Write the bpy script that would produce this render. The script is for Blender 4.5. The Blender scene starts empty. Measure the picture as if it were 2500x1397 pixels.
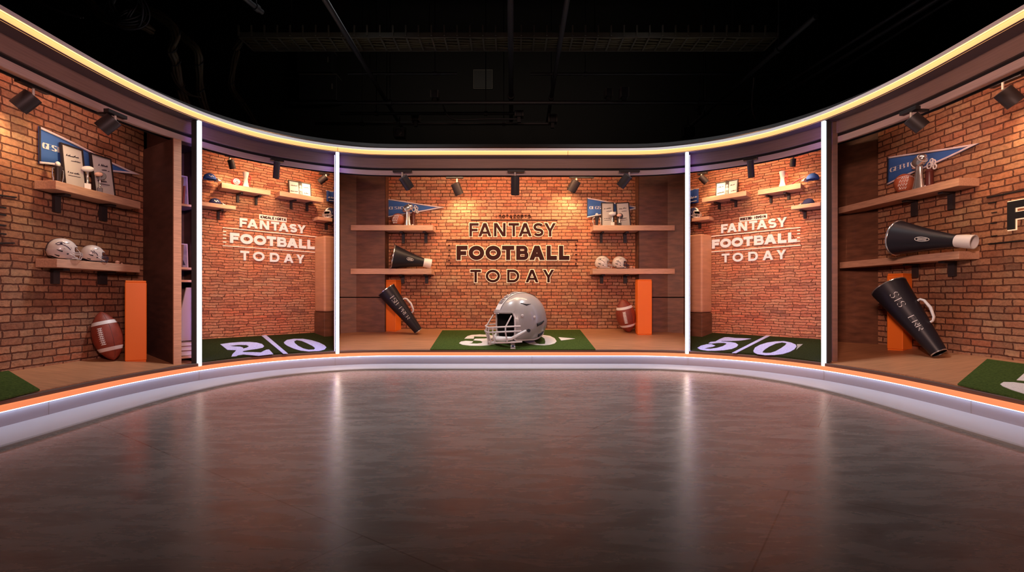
import bpy, math, random
from mathutils import Vector, Matrix, Euler
from mathutils.geometry import tessellate_polygon
random.seed(7)
SC = bpy.context.scene
COL = SC.collection
PI = math.pi

# ------------------------------------------------------------------ measuring: camera 0.942 m above the floor, 18 mm lens
H = 0.942           # eye height
F = 1250.0          # focal length in photo pixels (2500 wide)
HOR = 725.0         # horizon row
def ray(px, py): return ((px - 1250.0) / F, (HOR - py) / F)
def at(px, py, d):
    a, c = ray(px, py)
    return Vector((a * d, d, H + c * d))

# ------------------------------------------------------------------ mesh helpers
class MB:
    def __init__(s): s.v = []; s.f = []
    def add(s, vs, fs):
        n = len(s.v); s.v += [tuple(p) for p in vs]; s.f += [tuple(i + n for i in f) for f in fs]; return s
    def box(s, c, size, m=None):
        x, y, z = (k / 2 for k in size)
        vs = [Vector((i * x, j * y, k * z)) for k in (-1, 1) for j in (-1, 1) for i in (-1, 1)]
        if m is not None: vs = [m @ p for p in vs]
        vs = [p + Vector(c) for p in vs]
        return s.add(vs, [(0, 2, 3, 1), (4, 5, 7, 6), (0, 1, 5, 4), (2, 6, 7, 3), (0, 4, 6, 2), (1, 3, 7, 5)])
    def box2(s, lo, hi):
        return s.box([(a + b) / 2 for a, b in zip(lo, hi)], [b - a for a, b in zip(lo, hi)])
    def prism(s, pts, y0, y1, fn=None):
        """convex or concave polygon in (x,z) extruded from y0 (front) to y1; fn maps (x,y,z)"""
        n = len(pts)
        vs = [Vector((p[0], y0, p[1])) for p in pts] + [Vector((p[0], y1, p[1])) for p in pts]
        tri = tessellate_polygon([[Vector((p[0], p[1], 0)) for p in pts]]) if n > 4 else [tuple(range(n))]
        fs = [tuple(t) for t in tri] + [tuple(i + n for i in reversed(t)) for t in tri]
        fs += [(i, i + n, (i + 1) % n + n, (i + 1) % n) for i in range(n)]
        if fn: vs = [Vector(fn(*p)) for p in vs]
        return s.add(vs, fs)
    def lathe(s, prof, n=32, m=None, cap=True):
        """profile of (radius, height) turned about z"""
        vs = []; fs = []
        for r, z in prof:
            for i in range(n):
                t = 2 * PI * i / n
                vs.append(Vector((r * math.cos(t), r * math.sin(t), z)))
        for k in range(len(prof) - 1):
            for i in range(n):
                j = (i + 1) % n
                fs.append((k * n + i, k * n + j, (k + 1) * n + j, (k + 1) * n + i))
        if cap:
            fs.append(tuple(reversed(range(n)))); fs.append(tuple((len(prof) - 1) * n + i for i in range(n)))
        if m is not None: vs = [m @ p for p in vs]
        return s.add(vs, fs)
    def tube(s, pts, r, n=10, closed=False):
        pts = [Vector(p) for p in pts]; N = len(pts); rings = []
        up = None
        for i, p in enumerate(pts):
            if closed: t = pts[(i + 1) % N] - pts[i - 1]
            else: t = pts[min(i + 1, N - 1)] - pts[max(i - 1, 0)]
            t = t.normalized()
            if up is None:
                up = Vector((0, 0, 1)) if abs(t.z) < 0.9 else Vector((1, 0, 0))
            a = (up - t * up.dot(t)).normalized(); b = t.cross(a); up = a
            rr = r[i] if isinstance(r, (list, tuple)) else r
            rings.append([p + (a * math.cos(2 * PI * k / n) + b * math.sin(2 * PI * k / n)) * rr for k in range(n)])
        vs = [p for ring in rings for p in ring]; fs = []
        for i in range(N if closed else N - 1):
            j = (i + 1) % N
            for k in range(n):
                l = (k + 1) % n
                fs.append((i * n + k, i * n + l, j * n + l, j * n + k))
        if not closed:
            fs.append(tuple(reversed(range(n)))); fs.append(tuple((N - 1) * n + k for k in range(n)))
        return s.add(vs, fs)
    def grid(s, rows, closed=False):
        n = len(rows[0]); vs = [p for r in rows for p in r]; fs = []
        for i in range(len(rows) - 1):
            for k in range(n if closed else n - 1):
                l = (k + 1) % n
                fs.append((i * n + k, i * n + l, (i + 1) * n + l, (i + 1) * n + k))
        return s.add(vs, fs)
    def build(s, name, mat, parent=None, smooth=None, bevel=0, seg=2, loc=None, rot=None):
        me = bpy.data.meshes.new(name); me.from_pydata(s.v, [], s.f); me.validate(); me.update()
        o = bpy.data.objects.new(name, me); COL.objects.link(o)
        me.materials.append(mat)
        if smooth is not None:
            for p in me.polygons: p.use_smooth = True
            me.set_sharp_from_angle(angle=math.radians(smooth))
        if bevel:
            b = o.modifiers.new('bevel', 'BEVEL'); b.width = bevel; b.segments = seg; b.limit_method = 'ANGLE'
        if parent is not None: o.parent = parent
        if loc is not None: o.location = loc
        if rot is not None: o.rotation_euler = rot
        return o

def recalc(o):
    import bmesh
    bm = bmesh.new(); bm.from_mesh(o.data); bmesh.ops.recalc_face_normals(bm, faces=bm.faces); bm.to_mesh(o.data); bm.free(); return o

def tag(o, label=None, cat=None, group=None, kind=None):
    if label: o['label'] = label
    if cat: o['category'] = cat
    if group: o['group'] = group
    if kind: o['kind'] = kind
    return o
def empty(name, loc=(0, 0, 0), rz=0.0, label=None, cat=None, group=None):
    o = bpy.data.objects.new(name, None); COL.objects.link(o)
    o.location = loc; o.rotation_euler = (0, 0, rz); o.empty_display_size = 0.1
    return tag(o, label, cat, group)
def struct(o): o['kind'] = 'structure'; return o
def copy_tree(o, parent=None):
    c = o.copy(); COL.objects.link(c)
    if parent is not None: c.parent = parent
    for ch in o.children: copy_tree(ch, c)
    return c

# ------------------------------------------------------------------ materials
MATS = {}
def mat(name, col, rough=0.5, metal=0.0, spec=0.5, emit=None, estr=0.0, var=0.0, vscale=30.0, bump=0.0, bscale=80.0, stretch=(1, 1, 1), col2=None, coat=0.0):
    m = bpy.data.materials.new(name); m.use_nodes = True; MATS[name] = m
    nt = m.node_tree; b = nt.nodes['Principled BSDF']
    b.inputs['Base Color'].default_value = (*col, 1); b.inputs['Roughness'].default_value = rough
    b.inputs['Metallic'].default_value = metal; b.inputs['Specular IOR Level'].default_value = spec
    b.inputs['Coat Weight'].default_value = coat
    if emit: b.inputs['Emission Color'].default_value = (*emit, 1); b.inputs['Emission Strength'].default_value = estr
    if var or bump or col2:
        tc = nt.nodes.new('ShaderNodeTexCoord'); mp = nt.nodes.new('ShaderNodeMapping')
        mp.inputs['Scale'].default_value = stretch; nt.links.new(tc.outputs['Object'], mp.inputs['Vector'])
        if var or col2:
            n = nt.nodes.new('ShaderNodeTexNoise'); n.inputs['Scale'].default_value = vscale; n.inputs['Detail'].default_value = 6
            nt.links.new(mp.outputs['Vector'], n.inputs['Vector'])
            r = nt.nodes.new('ShaderNodeValToRGB')
            c2 = col2 or tuple(max(0, c * (1 - var)) for c in col); c1 = col if col2 else tuple(c * (1 + var) for c in col)
            r.color_ramp.elements[0].position = 0.3; r.color_ramp.elements[0].color = (*c2, 1)
            r.color_ramp.elements[1].position = 0.7; r.color_ramp.elements[1].color = (*c1, 1)
            nt.links.new(n.outputs['Fac'], r.inputs['Fac']); nt.links.new(r.outputs['Color'], b.inputs['Base Color'])
        if bump:
            n2 = nt.nodes.new('ShaderNodeTexNoise'); n2.inputs['Scale'].default_value = bscale; n2.inputs['Detail'].default_value = 4
            nt.links.new(mp.outputs['Vector'], n2.inputs['Vector'])
            bp = nt.nodes.new('ShaderNodeBump'); bp.inputs['Strength'].default_value = bump; bp.inputs['Distance'].default_value = 0.01
            nt.links.new(n2.outputs['Fac'], bp.inputs['Height']); nt.links.new(bp.outputs['Normal'], b.inputs['Normal'])
    return m

def brick_mat(name, bw, rh, palette, distort=0.02, mortar=(0.12, 0.045, 0.03), msize=0.006):
    m = bpy.data.materials.new(name); m.use_nodes = True; MATS[name] = m
    nt = m.node_tree; N = nt.nodes; L = nt.links; b = N['Principled BSDF']
    b.inputs['Roughness'].default_value = 0.85; b.inputs['Specular IOR Level'].default_value = 0.2
    tc = N.new('ShaderNodeTexCoord'); sp = N.new('ShaderNodeSeparateXYZ'); L.new(tc.outputs['Object'], sp.inputs[0])
    cb = N.new('ShaderNodeCombineXYZ'); L.new(sp.outputs['X'], cb.inputs['X']); L.new(sp.outputs['Z'], cb.inputs['Y'])
    n1 = N.new('ShaderNodeTexNoise'); n1.inputs['Scale'].default_value = 7.0; n1.inputs['Detail'].default_value = 5
    L.new(tc.outputs['Object'], n1.inputs['Vector'])
    sub = N.new('ShaderNodeVectorMath'); sub.operation = 'SUBTRACT'; L.new(n1.outputs['Color'], sub.inputs[0]); sub.inputs[1].default_value = (0.5, 0.5, 0.5)
    scl = N.new('ShaderNodeVectorMath'); scl.operation = 'MULTIPLY'; L.new(sub.outputs[0], scl.inputs[0]); scl.inputs[1].default_value = (distort * 2.2, distort, 0)
    n1b = N.new('ShaderNodeTexNoise'); n1b.inputs['Scale'].default_value = 34.0; n1b.inputs['Detail'].default_value = 3; L.new(tc.outputs['Object'], n1b.inputs['Vector'])
    scl2 = N.new('ShaderNodeVectorMath'); scl2.operation = 'MULTIPLY_ADD'; L.new(n1b.outputs['Color'], scl2.inputs[0]); scl2.inputs[1].default_value = (0.018, 0.011, 0); L.new(scl.outputs[0], scl2.inputs[2])
    add = N.new('ShaderNodeVectorMath'); L.new(cb.outputs[0], add.inputs[0]); L.new(scl2.outputs[0], add.inputs[1])
    br = N.new('ShaderNodeTexBrick'); L.new(add.outputs[0], br.inputs['Vector'])
    br.inputs['Color1'].default_value = (0, 0, 0, 1); br.inputs['Color2'].default_value = (1, 1, 1, 1); br.inputs['Mortar'].default_value = (0.5, 0.5, 0.5, 1)
    br.inputs['Scale'].default_value = 1.0; br.inputs['Brick Width'].default_value = bw; br.inputs['Row Height'].default_value = rh
    br.inputs['Mortar Size'].default_value = msize; br.inputs['Mortar Smooth'].default_value = 0.7; br.inputs['Bias'].default_value = 0.0
    br.offset = 0.43; br.offset_frequency = 2; br.squash = 0.72; br.squash_frequency = 3
    rp = N.new('ShaderNodeValToRGB'); L.new(br.outputs['Color'], rp.inputs['Fac'])
    el = rp.color_ramp.elements
    while len(el) < len(palette): el.new(0.5)
    for i, c in enumerate(palette): el[i].position = i / (len(palette) - 1); el[i].color = (*c, 1)
    n2 = N.new('ShaderNodeTexNoise'); n2.inputs['Scale'].default_value = 28.0; n2.inputs['Detail'].default_value = 8; n2.inputs['Roughness'].default_value = 0.7
    L.new(add.outputs[0], n2.inputs['Vector'])
    r2 = N.new('ShaderNodeValToRGB'); L.new(n2.outputs['Fac'], r2.inputs['Fac'])
    r2.color_ramp.elements[0].position = 0.28; r2.color_ramp.elements[0].color = (0.45, 0.42, 0.4, 1)
    r2.color_ramp.elements[1].position = 0.62; r2.color_ramp.elements[1].color = (1.12, 1.1, 1.05, 1)
    mx = N.new('ShaderNodeMix'); mx.data_type = 'RGBA'; mx.blend_type = 'MULTIPLY'; mx.inputs['Factor'].default_value = 0.8
    L.new(rp.outputs['Color'], mx.inputs['A']); L.new(r2.outputs['Color'], mx.inputs['B'])
    # large soft patches of redder and yellower brick
    n3 = N.new('ShaderNodeTexNoise'); n3.inputs['Scale'].default_value = 2.3; n3.inputs['Detail'].default_value = 3
    L.new(tc.outputs['Object'], n3.inputs['Vector'])
    r3 = N.new('ShaderNodeValToRGB'); L.new(n3.outputs['Fac'], r3.inputs['Fac'])
    r3.color_ramp.elements[0].position = 0.35; r3.color_ramp.elements[0].color = (1.15, 0.85, 0.72, 1)
    r3.color_ramp.elements[1].position = 0.65; r3.color_ramp.elements[1].color = (0.95, 1.0, 0.95, 1)
    mx3 = N.new('ShaderNodeMix'); mx3.data_type = 'RGBA'; mx3.blend_type = 'MULTIPLY'; mx3.inputs['Factor'].default_value = 0.9
    L.new(mx.outputs['Result'], mx3.inputs['A']); L.new(r3.outputs['Color'], mx3.inputs['B'])
    mm = N.new('ShaderNodeMix'); mm.data_type = 'RGBA'; L.new(br.outputs['Fac'], mm.inputs['Factor'])
    L.new(mx3.outputs['Result'], mm.inputs['A']); mm.inputs['B'].default_value = (*mortar, 1)
    L.new(mm.outputs['Result'], b.inputs['Base Color'])
    inv = N.new('ShaderNodeMath'); inv.operation = 'MULTIPLY_ADD'; L.new(br.outputs['Fac'], inv.inputs[0]); inv.inputs[1].default_value = -1.0
    L.new(n2.outputs['Fac'], inv.inputs[2])
    bp = N.new('ShaderNodeBump'); bp.inputs['Strength'].default_value = 0.8; bp.inputs['Distance'].default_value = 0.012
    L.new(inv.outputs[0], bp.inputs['Height']); L.new(bp.outputs['Normal'], b.inputs['Normal'])
    return m

PAL = [(0.32, 0.14, 0.105), (0.54, 0.24, 0.155), (0.60, 0.29, 0.19), (0.47, 0.20, 0.135), (0.60, 0.33, 0.215), (0.58, 0.215, 0.135)]
M_brick = brick_mat('brick', 0.165, 0.054, PAL, 0.018, msize=0.0075)
M_stone = brick_mat('rough_brick', 0.19, 0.038, PAL, 0.045, msize=0.005)
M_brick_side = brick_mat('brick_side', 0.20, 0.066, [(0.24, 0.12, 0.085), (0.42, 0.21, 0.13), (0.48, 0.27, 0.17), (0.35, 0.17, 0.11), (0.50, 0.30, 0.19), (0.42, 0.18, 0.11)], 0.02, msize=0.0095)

def floor_mat():
    m = bpy.data.materials.new('studio_floor'); m.use_nodes = True; MATS['studio_floor'] = m
    nt = m.node_tree; N = nt.nodes; L = nt.links; b = N['Principled BSDF']
    tc = N.new('ShaderNodeTexCoord'); mp = N.new('ShaderNodeMapping'); L.new(tc.outputs['Object'], mp.inputs['Vector'])
    mp.inputs['Rotation'].default_value = (0, 0, 0.25); mp.inputs['Scale'].default_value = (0.8, 2.6, 1)
    n = N.new('ShaderNodeTexNoise'); n.inputs['Scale'].default_value = 3.2; n.inputs['Detail'].default_value = 9; n.inputs['Roughness'].default_value = 0.68; n.inputs['Distortion'].default_value = 0.5
    L.new(mp.outputs[0], n.inputs['Vector'])
    r = N.new('ShaderNodeValToRGB'); L.new(n.outputs['Fac'], r.inputs['Fac'])
    r.color_ramp.elements[0].position = 0.32; r.color_ramp.elements[0].color = (0.115, 0.110, 0.104, 1)
    r.color_ramp.elements[1].position = 0.68; r.color_ramp.elements[1].color = (0.20, 0.192, 0.184, 1)
    # sheet joints
    mp2 = N.new('ShaderNodeMapping'); L.new(tc.outputs['Object'], mp2.inputs['Vector']); mp2.inputs['Rotation'].default_value = (0, 0, 0.62); mp2.inputs['Location'].default_value = (0.35, 0.2, 0)
    br = N.new('ShaderNodeTexBrick'); L.new(mp2.outputs[0], br.inputs['Vector']); br.inputs['Scale'].default_value = 1.0
    br.inputs['Brick Width'].default_value = 2.6; br.inputs['Row Height'].default_value = 1.5; br.inputs['Mortar Size'].default_value = 0.0035; br.inputs['Mortar Smooth'].default_value = 0.2
    mm = N.new('ShaderNodeMix'); mm.data_type = 'RGBA'
    sc = N.new('ShaderNodeMath'); sc.operation = 'MULTIPLY'; L.new(br.outputs['Fac'], sc.inputs[0]); sc.inputs[1].default_value = 0.55
    L.new(sc.outputs[0], mm.inputs['Factor']); L.new(r.outputs['Color'], mm.inputs['A']); mm.inputs['B'].default_value = (0.03, 0.022, 0.018, 1)
    L.new(mm.outputs['Result'], b.inputs['Base Color'])
    r2 = N.new('ShaderNodeMapRange'); L.new(n.outputs['Fac'], r2.inputs['Value']); r2.inputs['From Min'].default_value = 0.3; r2.inputs['From Max'].default_value = 0.7
    r2.inputs['To Min'].default_value = 0.22; r2.inputs['To Max'].default_value = 0.32; L.new(r2.outputs[0], b.inputs['Roughness'])
    n3 = N.new('ShaderNodeTexNoise'); n3.inputs['Scale'].default_value = 9; n3.inputs['Detail'].default_value = 5; L.new(mp.outputs[0], n3.inputs['Vector'])
    bp = N.new('ShaderNodeBump'); bp.inputs['Strength'].default_value = 0.06; bp.inputs['Distance'].default_value = 0.02
    L.new(n3.outputs['Fac'], bp.inputs['Height'])
    # brown-tinted glossy coat over a matt base
    b.inputs['Specular IOR Level'].default_value = 0.0; b.inputs['Roughness'].default_value = 0.9
    L.remove(b.inputs['Roughness'].links[0])
    g = N.new('ShaderNodeBsdfGlossy'); g.inputs['Color'].default_value = (1.0, 0.72, 0.60, 1); L.new(r2.outputs[0], g.inputs['Roughness']); L.new(bp.outputs['Normal'], g.inputs['Normal'])
    fr_ = N.new('ShaderNodeFresnel'); fr_.inputs['IOR'].default_value = 1.34
    ms = N.new('ShaderNodeMixShader'); L.new(fr_.outputs[0], ms.inputs['Fac']); L.new(b.outputs[0], ms.inputs[1]); L.new(g.outputs[0], ms.inputs[2])
    L.new(ms.outputs[0], N['Material Output'].inputs['Surface'])
    return m
M_floor = floor_mat()

M_shelf = mat('oak_shelf', (0.62, 0.34, 0.22), 0.5, var=0.16, vscale=6, stretch=(1.2, 14, 14))
M_panel = mat('walnut_panel', (0.135, 0.052, 0.027), 0.55, var=0.35, vscale=4, stretch=(1.2, 1.2, 5))
M_fascia = mat('header_wood', (0.30, 0.185, 0.15), 0.55, var=0.12, vscale=3, stretch=(1, 1, 30))
M_bayfloor = mat('display_floor_wood', (0.42, 0.185, 0.088), 0.42, var=0.22, vscale=3, stretch=(1.2, 16, 4))
M_dark = mat('black_metal', (0.018, 0.015, 0.015), 0.45)
M_lamp = mat('lamp_black', (0.035, 0.025, 0.023), 0.5)
M_bracket = mat('bracket_iron', (0.03, 0.02, 0.02), 0.6)
M_gap = mat('shadow_gap_black', (0.012, 0.008, 0.008), 0.8)
M_lip = mat('header_lip_grey', (0.80, 0.74, 0.72), 0.5)
M_soffit = mat('header_soffit', (0.15, 0.105, 0.11), 0.6)
M_mould = mat('header_moulding', (0.62, 0.44, 0.38), 0.5, var=0.1, vscale=3, stretch=(1, 1, 30))
M_post = mat('post_grey', (0.06, 0.06, 0.065), 0.4, metal=0.3)
M_white = mat('white_paint', (0.78, 0.74, 0.72), 0.45)
M_paper = mat('paper', (0.56, 0.51, 0.50), 0.7)
M_ink = mat('ink', (0.02, 0.015, 0.03), 0.6)
M_frame = mat('frame_black', (0.03, 0.02, 0.02), 0.4)
M_sill = mat('sill_wood_added_glow', (0.75, 0.27, 0.12), 0.45, emit=(1.0, 0.26, 0.085), estr=0.62)  # wood trim, not a lamp: emission stands in for orange light falling on it
M_rail = mat('bottom_rail', (0.10, 0.052, 0.036), 0.5)
M_riser = mat('riser_white', (0.37, 0.345, 0.385), 0.4, bump=0.03, bscale=200)
M_ledge = mat('ledge_white', (0.41, 0.385, 0.41), 0.4)
M_edge = mat('ledge_edge', (0.30, 0.27, 0.25), 0.5)
M_orange = mat('pylon_orange', (0.92, 0.20, 0.025), 0.45, spec=0.3, bump=0.05, bscale=150)
M_leather = mat('football_leather', (0.26, 0.045, 0.025), 0.45, bump=0.25, bscale=260, var=0.15, vscale=20)
M_leather2 = mat('football_tan', (0.40, 0.10, 0.045), 0.45, bump=0.2, bscale=260)
M_mega = mat('megaphone_black', (0.014, 0.012, 0.018), 0.42, spec=0.35)
M_navy = mat('pennant_blue', (0.04, 0.125, 0.40), 0.75, bump=0.1, bscale=300)
M_trim = mat('pennant_trim', (0.72, 0.60, 0.62), 0.75)
M_silver = mat('silver', (0.72, 0.68, 0.66), 0.22, metal=0.85)
M_shellgrey = mat('helmet_grey', (0.33, 0.285, 0.275), 0.28, coat=0.5)
M_shellwhite = mat('helmet_white', (0.66, 0.56, 0.52), 0.28, coat=0.4)
M_maskgrey = mat('mask_grey', (0.62, 0.53, 0.51), 0.35)
M_masknavy = mat('mask_navy', (0.02, 0.022, 0.06), 0.35)
M_pad = mat('helmet_padding', (0.015, 0.013, 0.016), 0.7)
M_bookcase = mat('bookcase_wood', (0.058, 0.022, 0.016), 0.55, var=0.3, vscale=4, stretch=(1.2, 1.2, 5))
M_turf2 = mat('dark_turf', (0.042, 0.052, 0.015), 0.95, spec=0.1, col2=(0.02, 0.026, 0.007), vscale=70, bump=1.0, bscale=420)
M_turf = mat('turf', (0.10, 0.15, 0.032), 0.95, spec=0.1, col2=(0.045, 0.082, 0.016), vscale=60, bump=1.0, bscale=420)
M_turfpaint = mat('turf_paint', (0.80, 0.74, 0.70), 0.8, col2=(0.52, 0.47, 0.45), vscale=160)
M_glitter = mat('turf_glitter', (0.66, 0.68, 1.0), 0.6, col2=(0.27, 0.27, 0.62), vscale=110)
M_maroon = mat('trophy_maroon', (0.10, 0.022, 0.018), 0.35)
M_red = mat('ball_red', (0.48, 0.04, 0.045), 0.4)
M_cloth = mat('cap_navy', (0.02, 0.025, 0.10), 0.85)
M_blue = mat('banner_blue', (0.03, 0.09, 0.36), 0.7)
M_book = mat('book_red', (0.24, 0.05, 0.035), 0.6)
M_book2 = mat('book_brown', (0.22, 0.11, 0.07), 0.6)
M_pages = mat('book_pages', (0.62, 0.50, 0.42), 0.8)
M_photo = mat('photo_grey', (0.40, 0.34, 0.36), 0.5, col2=(0.16, 0.13, 0.17), vscale=9)
M_egg = mat('ball_peach', (0.72, 0.42, 0.32), 0.4)
M_letter = mat('sign_letter_dark', (0.035, 0.010, 0.010), 0.8, spec=0.1)
M_letblack = mat('sign_letter_black', (0.008, 0.008, 0.008), 0.5)
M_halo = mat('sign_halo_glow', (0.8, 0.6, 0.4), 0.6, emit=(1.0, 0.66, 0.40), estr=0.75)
M_lit = mat('sign_letter_lit', (0.5, 0.47, 0.45), 0.6, emit=(1.0, 0.82, 0.72), estr=0.33)
M_litline = mat('sign_line_lit', (0.8, 0.6, 0.5), 0.6, emit=(1.0, 0.62, 0.46), estr=0.55)
M_amber = mat('amber_diffuser', (0.5, 0.32, 0.16), 0.6, emit=(1.0, 0.45, 0.16), estr=1.3)
M_amberled = mat('amber_led', (0.9, 0.7, 0.4), 0.6, emit=(1.0, 0.60, 0.18), estr=2.8)
M_post_dim = mat('post_diffuser_dim', (0.9, 0.95, 1.0), 0.5, emit=(0.80, 0.93, 0.97), estr=1.1)
M_post_lit = mat('post_diffuser', (0.9, 0.95, 1.0), 0.5, emit=(0.84, 0.95, 0.98), estr=6.0)
M_violet_bright = mat('violet_led_bright', (0.3, 0.3, 1.0), 0.5, emit=(0.22, 0.16, 1.0), estr=26.0)
M_violet = mat('violet_led', (0.3, 0.3, 1.0), 0.5, emit=(0.24, 0.16, 1.0), estr=16.0)
M_baseled = mat('base_led', (0.9, 0.95, 1.0), 0.5, emit=(0.62, 0.74, 1.0), estr=5.0)
M_lens = mat('lamp_lens', (1, 0.8, 0.5), 0.4, emit=(1.0, 0.78, 0.42), estr=9.0)
M_stem = mat('lamp_stem', (0.85, 0.76, 0.62), 0.4)
M_studio = mat('studio_black', (0.012, 0.010, 0.009), 0.9)
M_pipe = mat('pipe_black', (0.028, 0.026, 0.026), 0.45)
M_tray = mat('cable_tray', (0.09, 0.075, 0.05), 0.6)
M_cable = mat('cable_olive', (0.085, 0.065, 0.03), 0.6)
M_cableblk = mat('cable_black', (0.03, 0.03, 0.032), 0.5)
M_gear = mat('stage_gear', (0.022, 0.021, 0.022), 0.5)
M_gearlight = mat('stage_gear_grey', (0.13, 0.115, 0.10), 0.6)

# ------------------------------------------------------------------ the curved front line of the set (plan view), camera at the origin looking +y
_half = [(-3.53, 1.2), (-3.555, 2.6), (-3.565, 3.565), (-3.58, 4.25), (-3.568, 4.72), (-3.515, 5.16), (-3.41, 5.60), (-3.26, 5.95), (-3.06, 6.27),
         (-2.78, 6.55), (-2.44, 6.78), (-2.06, 6.94), (-1.80, 6.985), (-1.5, 7.0), (-0.8, 7.0), (0, 7.0)]
_ctrl = [Vector(p) for p in _half] + [Vector((-x, y)) for x, y in reversed(_half[:-1])]
def _catmull(c, per=14):
    out = []
    for i in range(len(c) - 1):
        p0 = c[max(i - 1, 0)]; p1 = c[i]; p2 = c[i + 1]; p3 = c[min(i + 2, len(c) - 1)]
        for k in range(per):
            t = k / per
            out.append(0.5 * ((2 * p1) + (p2 - p0) * t + (2 * p0 - 5 * p1 + 4 * p2 - p3) * t * t + (3 * p1 - p0 - 3 * p2 + p3) * t ** 3))
    out.append(c[-1]); return out
_raw = _catmull(_ctrl)
for _ in range(12):
    _raw = [_raw[0]] + [(_raw[i - 1] + 2 * _raw[i] + _raw[i + 1]) / 4 for i in range(1, len(_raw) - 1)] + [_raw[-1]]
_len = [0.0]
for i in range(1, len(_raw)): _len.append(_len[-1] + (_raw[i] - _raw[i - 1]).length)
TOTAL = _len[-1]
def cpos(s):
    s = min(max(s, 0), TOTAL)
    lo, hi = 0, len(_len) - 1
    while hi - lo > 1:
        m = (lo + hi) // 2
        if _len[m] <= s: lo = m
        else: hi = m
    t = (s - _len[lo]) / max(_len[hi] - _len[lo], 1e-9)
    return _raw[lo].lerp(_raw[hi], t)
def cnor(s):
    t = (cpos(s + 0.03) - cpos(s - 0.03)).normalized()
    return Vector((-t.y, t.x))          # away from the room
def coff(s, r): return cpos(s) + cnor(s) * r
def s_at_px(px):
    a = (px - 1250) / F; lo, hi = 0.0, TOTAL
    for _ in range(60):
        m = (lo + hi) / 2; p = cpos(m)
        if p.x / p.y < a: lo = m
        else: hi = m
    return lo
def sweep(name, prof, m, s0=0.0, s1=None, step=0.06, closed=False, smooth=25, parent=None):
    """profile of (offset away from the room, height relative to the eye) swept along the front line"""
    s1 = TOTAL if s1 is None else s1
    n = max(2, int((s1 - s0) / step)); rows = []
    for i in range(n + 1):
        s = s0 + (s1 - s0) * i / n; row = []
        for r, z in prof:
            p = coff(s, r); row.append(Vector((p.x, p.y, H + z)))
        rows.append(row)
    b = MB(); b.grid(rows, closed=closed)
    if closed:
        k = len(prof); b.f.append(tuple(range(k))); b.f.append(tuple(n * k + i for i in reversed(range(k))))
    return recalc(b.build(name, m, parent, smooth=smooth))

S_A, S_B, S_C, S_D = s_at_px(493.5), s_at_px(824.5), s_at_px(1676.5), s_at_px(2004.5)

# ------------------------------------------------------------------ studio shell
def plane_struct(name, lo, hi, m):
    return struct(MB().box2(lo, hi).build(name, m))
plane_struct('floor', (-9, -5, -0.1), (9, 12.5, 0.0), M_floor)
plane_struct('ceiling', (-9, -5, 7.2), (9, 12.5, 7.3), M_studio)
plane_struct('wall_back', (-9, 12.2, 0), (9, 12.35, 7.2), M_studio)
plane_struct('wall_left', (-9.0, -5, 0), (-8.85, 12.2, 7.2), M_studio)
plane_struct('wall_right', (8.85, -5, 0), (9.0, 12.2, 7.2), M_studio)
plane_struct('wall_rear', (-8.85, -5, 0), (8.85, -4.85, 7.2), M_studio)

# base: ledge, riser, orange sill, bottom rail
struct(sweep('baseboard_lower', [(-0.405, -0.942), (-0.405, -0.926), (-0.400, -0.918), (0.04, -0.918), (0.04, -0.942)], M_ledge, closed=True))
struct(sweep('trim_1', [(-0.4085, -0.942), (-0.4085, -0.929), (-0.4055, -0.929), (-0.4055, -0.942)], M_edge, closed=True))
struct(sweep('baseboard_front', [(0.035, -0.918), (0.035, -0.803), (0.10, -0.803), (0.10, -0.918)], M_riser, closed=True))
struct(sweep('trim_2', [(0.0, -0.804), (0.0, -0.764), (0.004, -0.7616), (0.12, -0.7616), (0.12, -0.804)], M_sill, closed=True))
struct(sweep('trim_3', [(0.03, -0.7616), (0.03, -0.733), (0.036, -0.729), (0.10, -0.729), (0.10, -0.7616)], M_rail, closed=True))
# joints of the riser panels
for k, px in enumerate((492, 819, 1299, 1679, 2006, 2360, 130)):
    s = s_at_px(px); p = coff(s, 0.034); t = cnor(s)
    b = MB().box((0, 0, 0), (0.004, 0.004, 0.114)); o = b.build('trim_%d' % (20 + k), M_edge, loc=(p.x, p.y, H - 0.861)); o.rotation_euler = (0, 0, math.atan2(t.y, t.x)); struct(o)
cuts = [0, S_A, S_B, S_C, S_D, TOTAL]
bay_word = ['bookcase bay', 'bay with the twenty-yard turf', 'centre bay', 'bay with the fifty-yard turf', 'bay with the black letter F']
for i in range(5):
    o = sweep('base_light', [(0.008, -0.8045), (0.008, -0.8105), (0.03, -0.8105), (0.03, -0.8045)], M_baseled, cuts[i] + 0.004, cuts[i + 1] - 0.004, closed=True)
    tag(o, 'cool white LED strip under the orange sill of the ' + bay_word[i], 'light strip', 'LED strips along the base')

# header: grey lip, amber light, soffit, fascia, gap, moulding
struct(sweep('trim_4', [(-0.02, 1.994), (-0.02, 2.026), (0.30, 2.026), (0.30, 2.0), (0.03, 1.994)], M_lip, closed=True))
struct(sweep('trim_5', [(0.03, 1.945), (0.0, 1.938), (0.0, 1.944), (0.028, 1.952), (0.21, 1.956), (0.21, 1.950)], M_soffit, closed=True))
struct(sweep('trim_6', [(0.20, 1.950), (0.20, 1.816), (0.205, 1.812), (0.26, 1.812), (0.26, 1.95)], M_fascia, closed=True))
struct(sweep('trim_7', [(0.235, 1.812), (0.235, 1.776), (0.27, 1.776), (0.27, 1.812)], M_gap, closed=True))
struct(sweep('trim_8', [(0.215, 1.778), (0.215, 1.718), (0.222, 1.713), (0.40, 1.757), (0.40, 1.79), (0.26, 1.79)], M_mould, closed=True))
struct(sweep('trim_9', [(0.345, 1.749), (0.345, 1.724), (0.375, 1.731), (0.375, 1.752)], M_gap, closed=True))
JOINT = s_at_px(1387)
hcuts = [0, S_A, S_B, JOINT, S_D, TOTAL]
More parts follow.
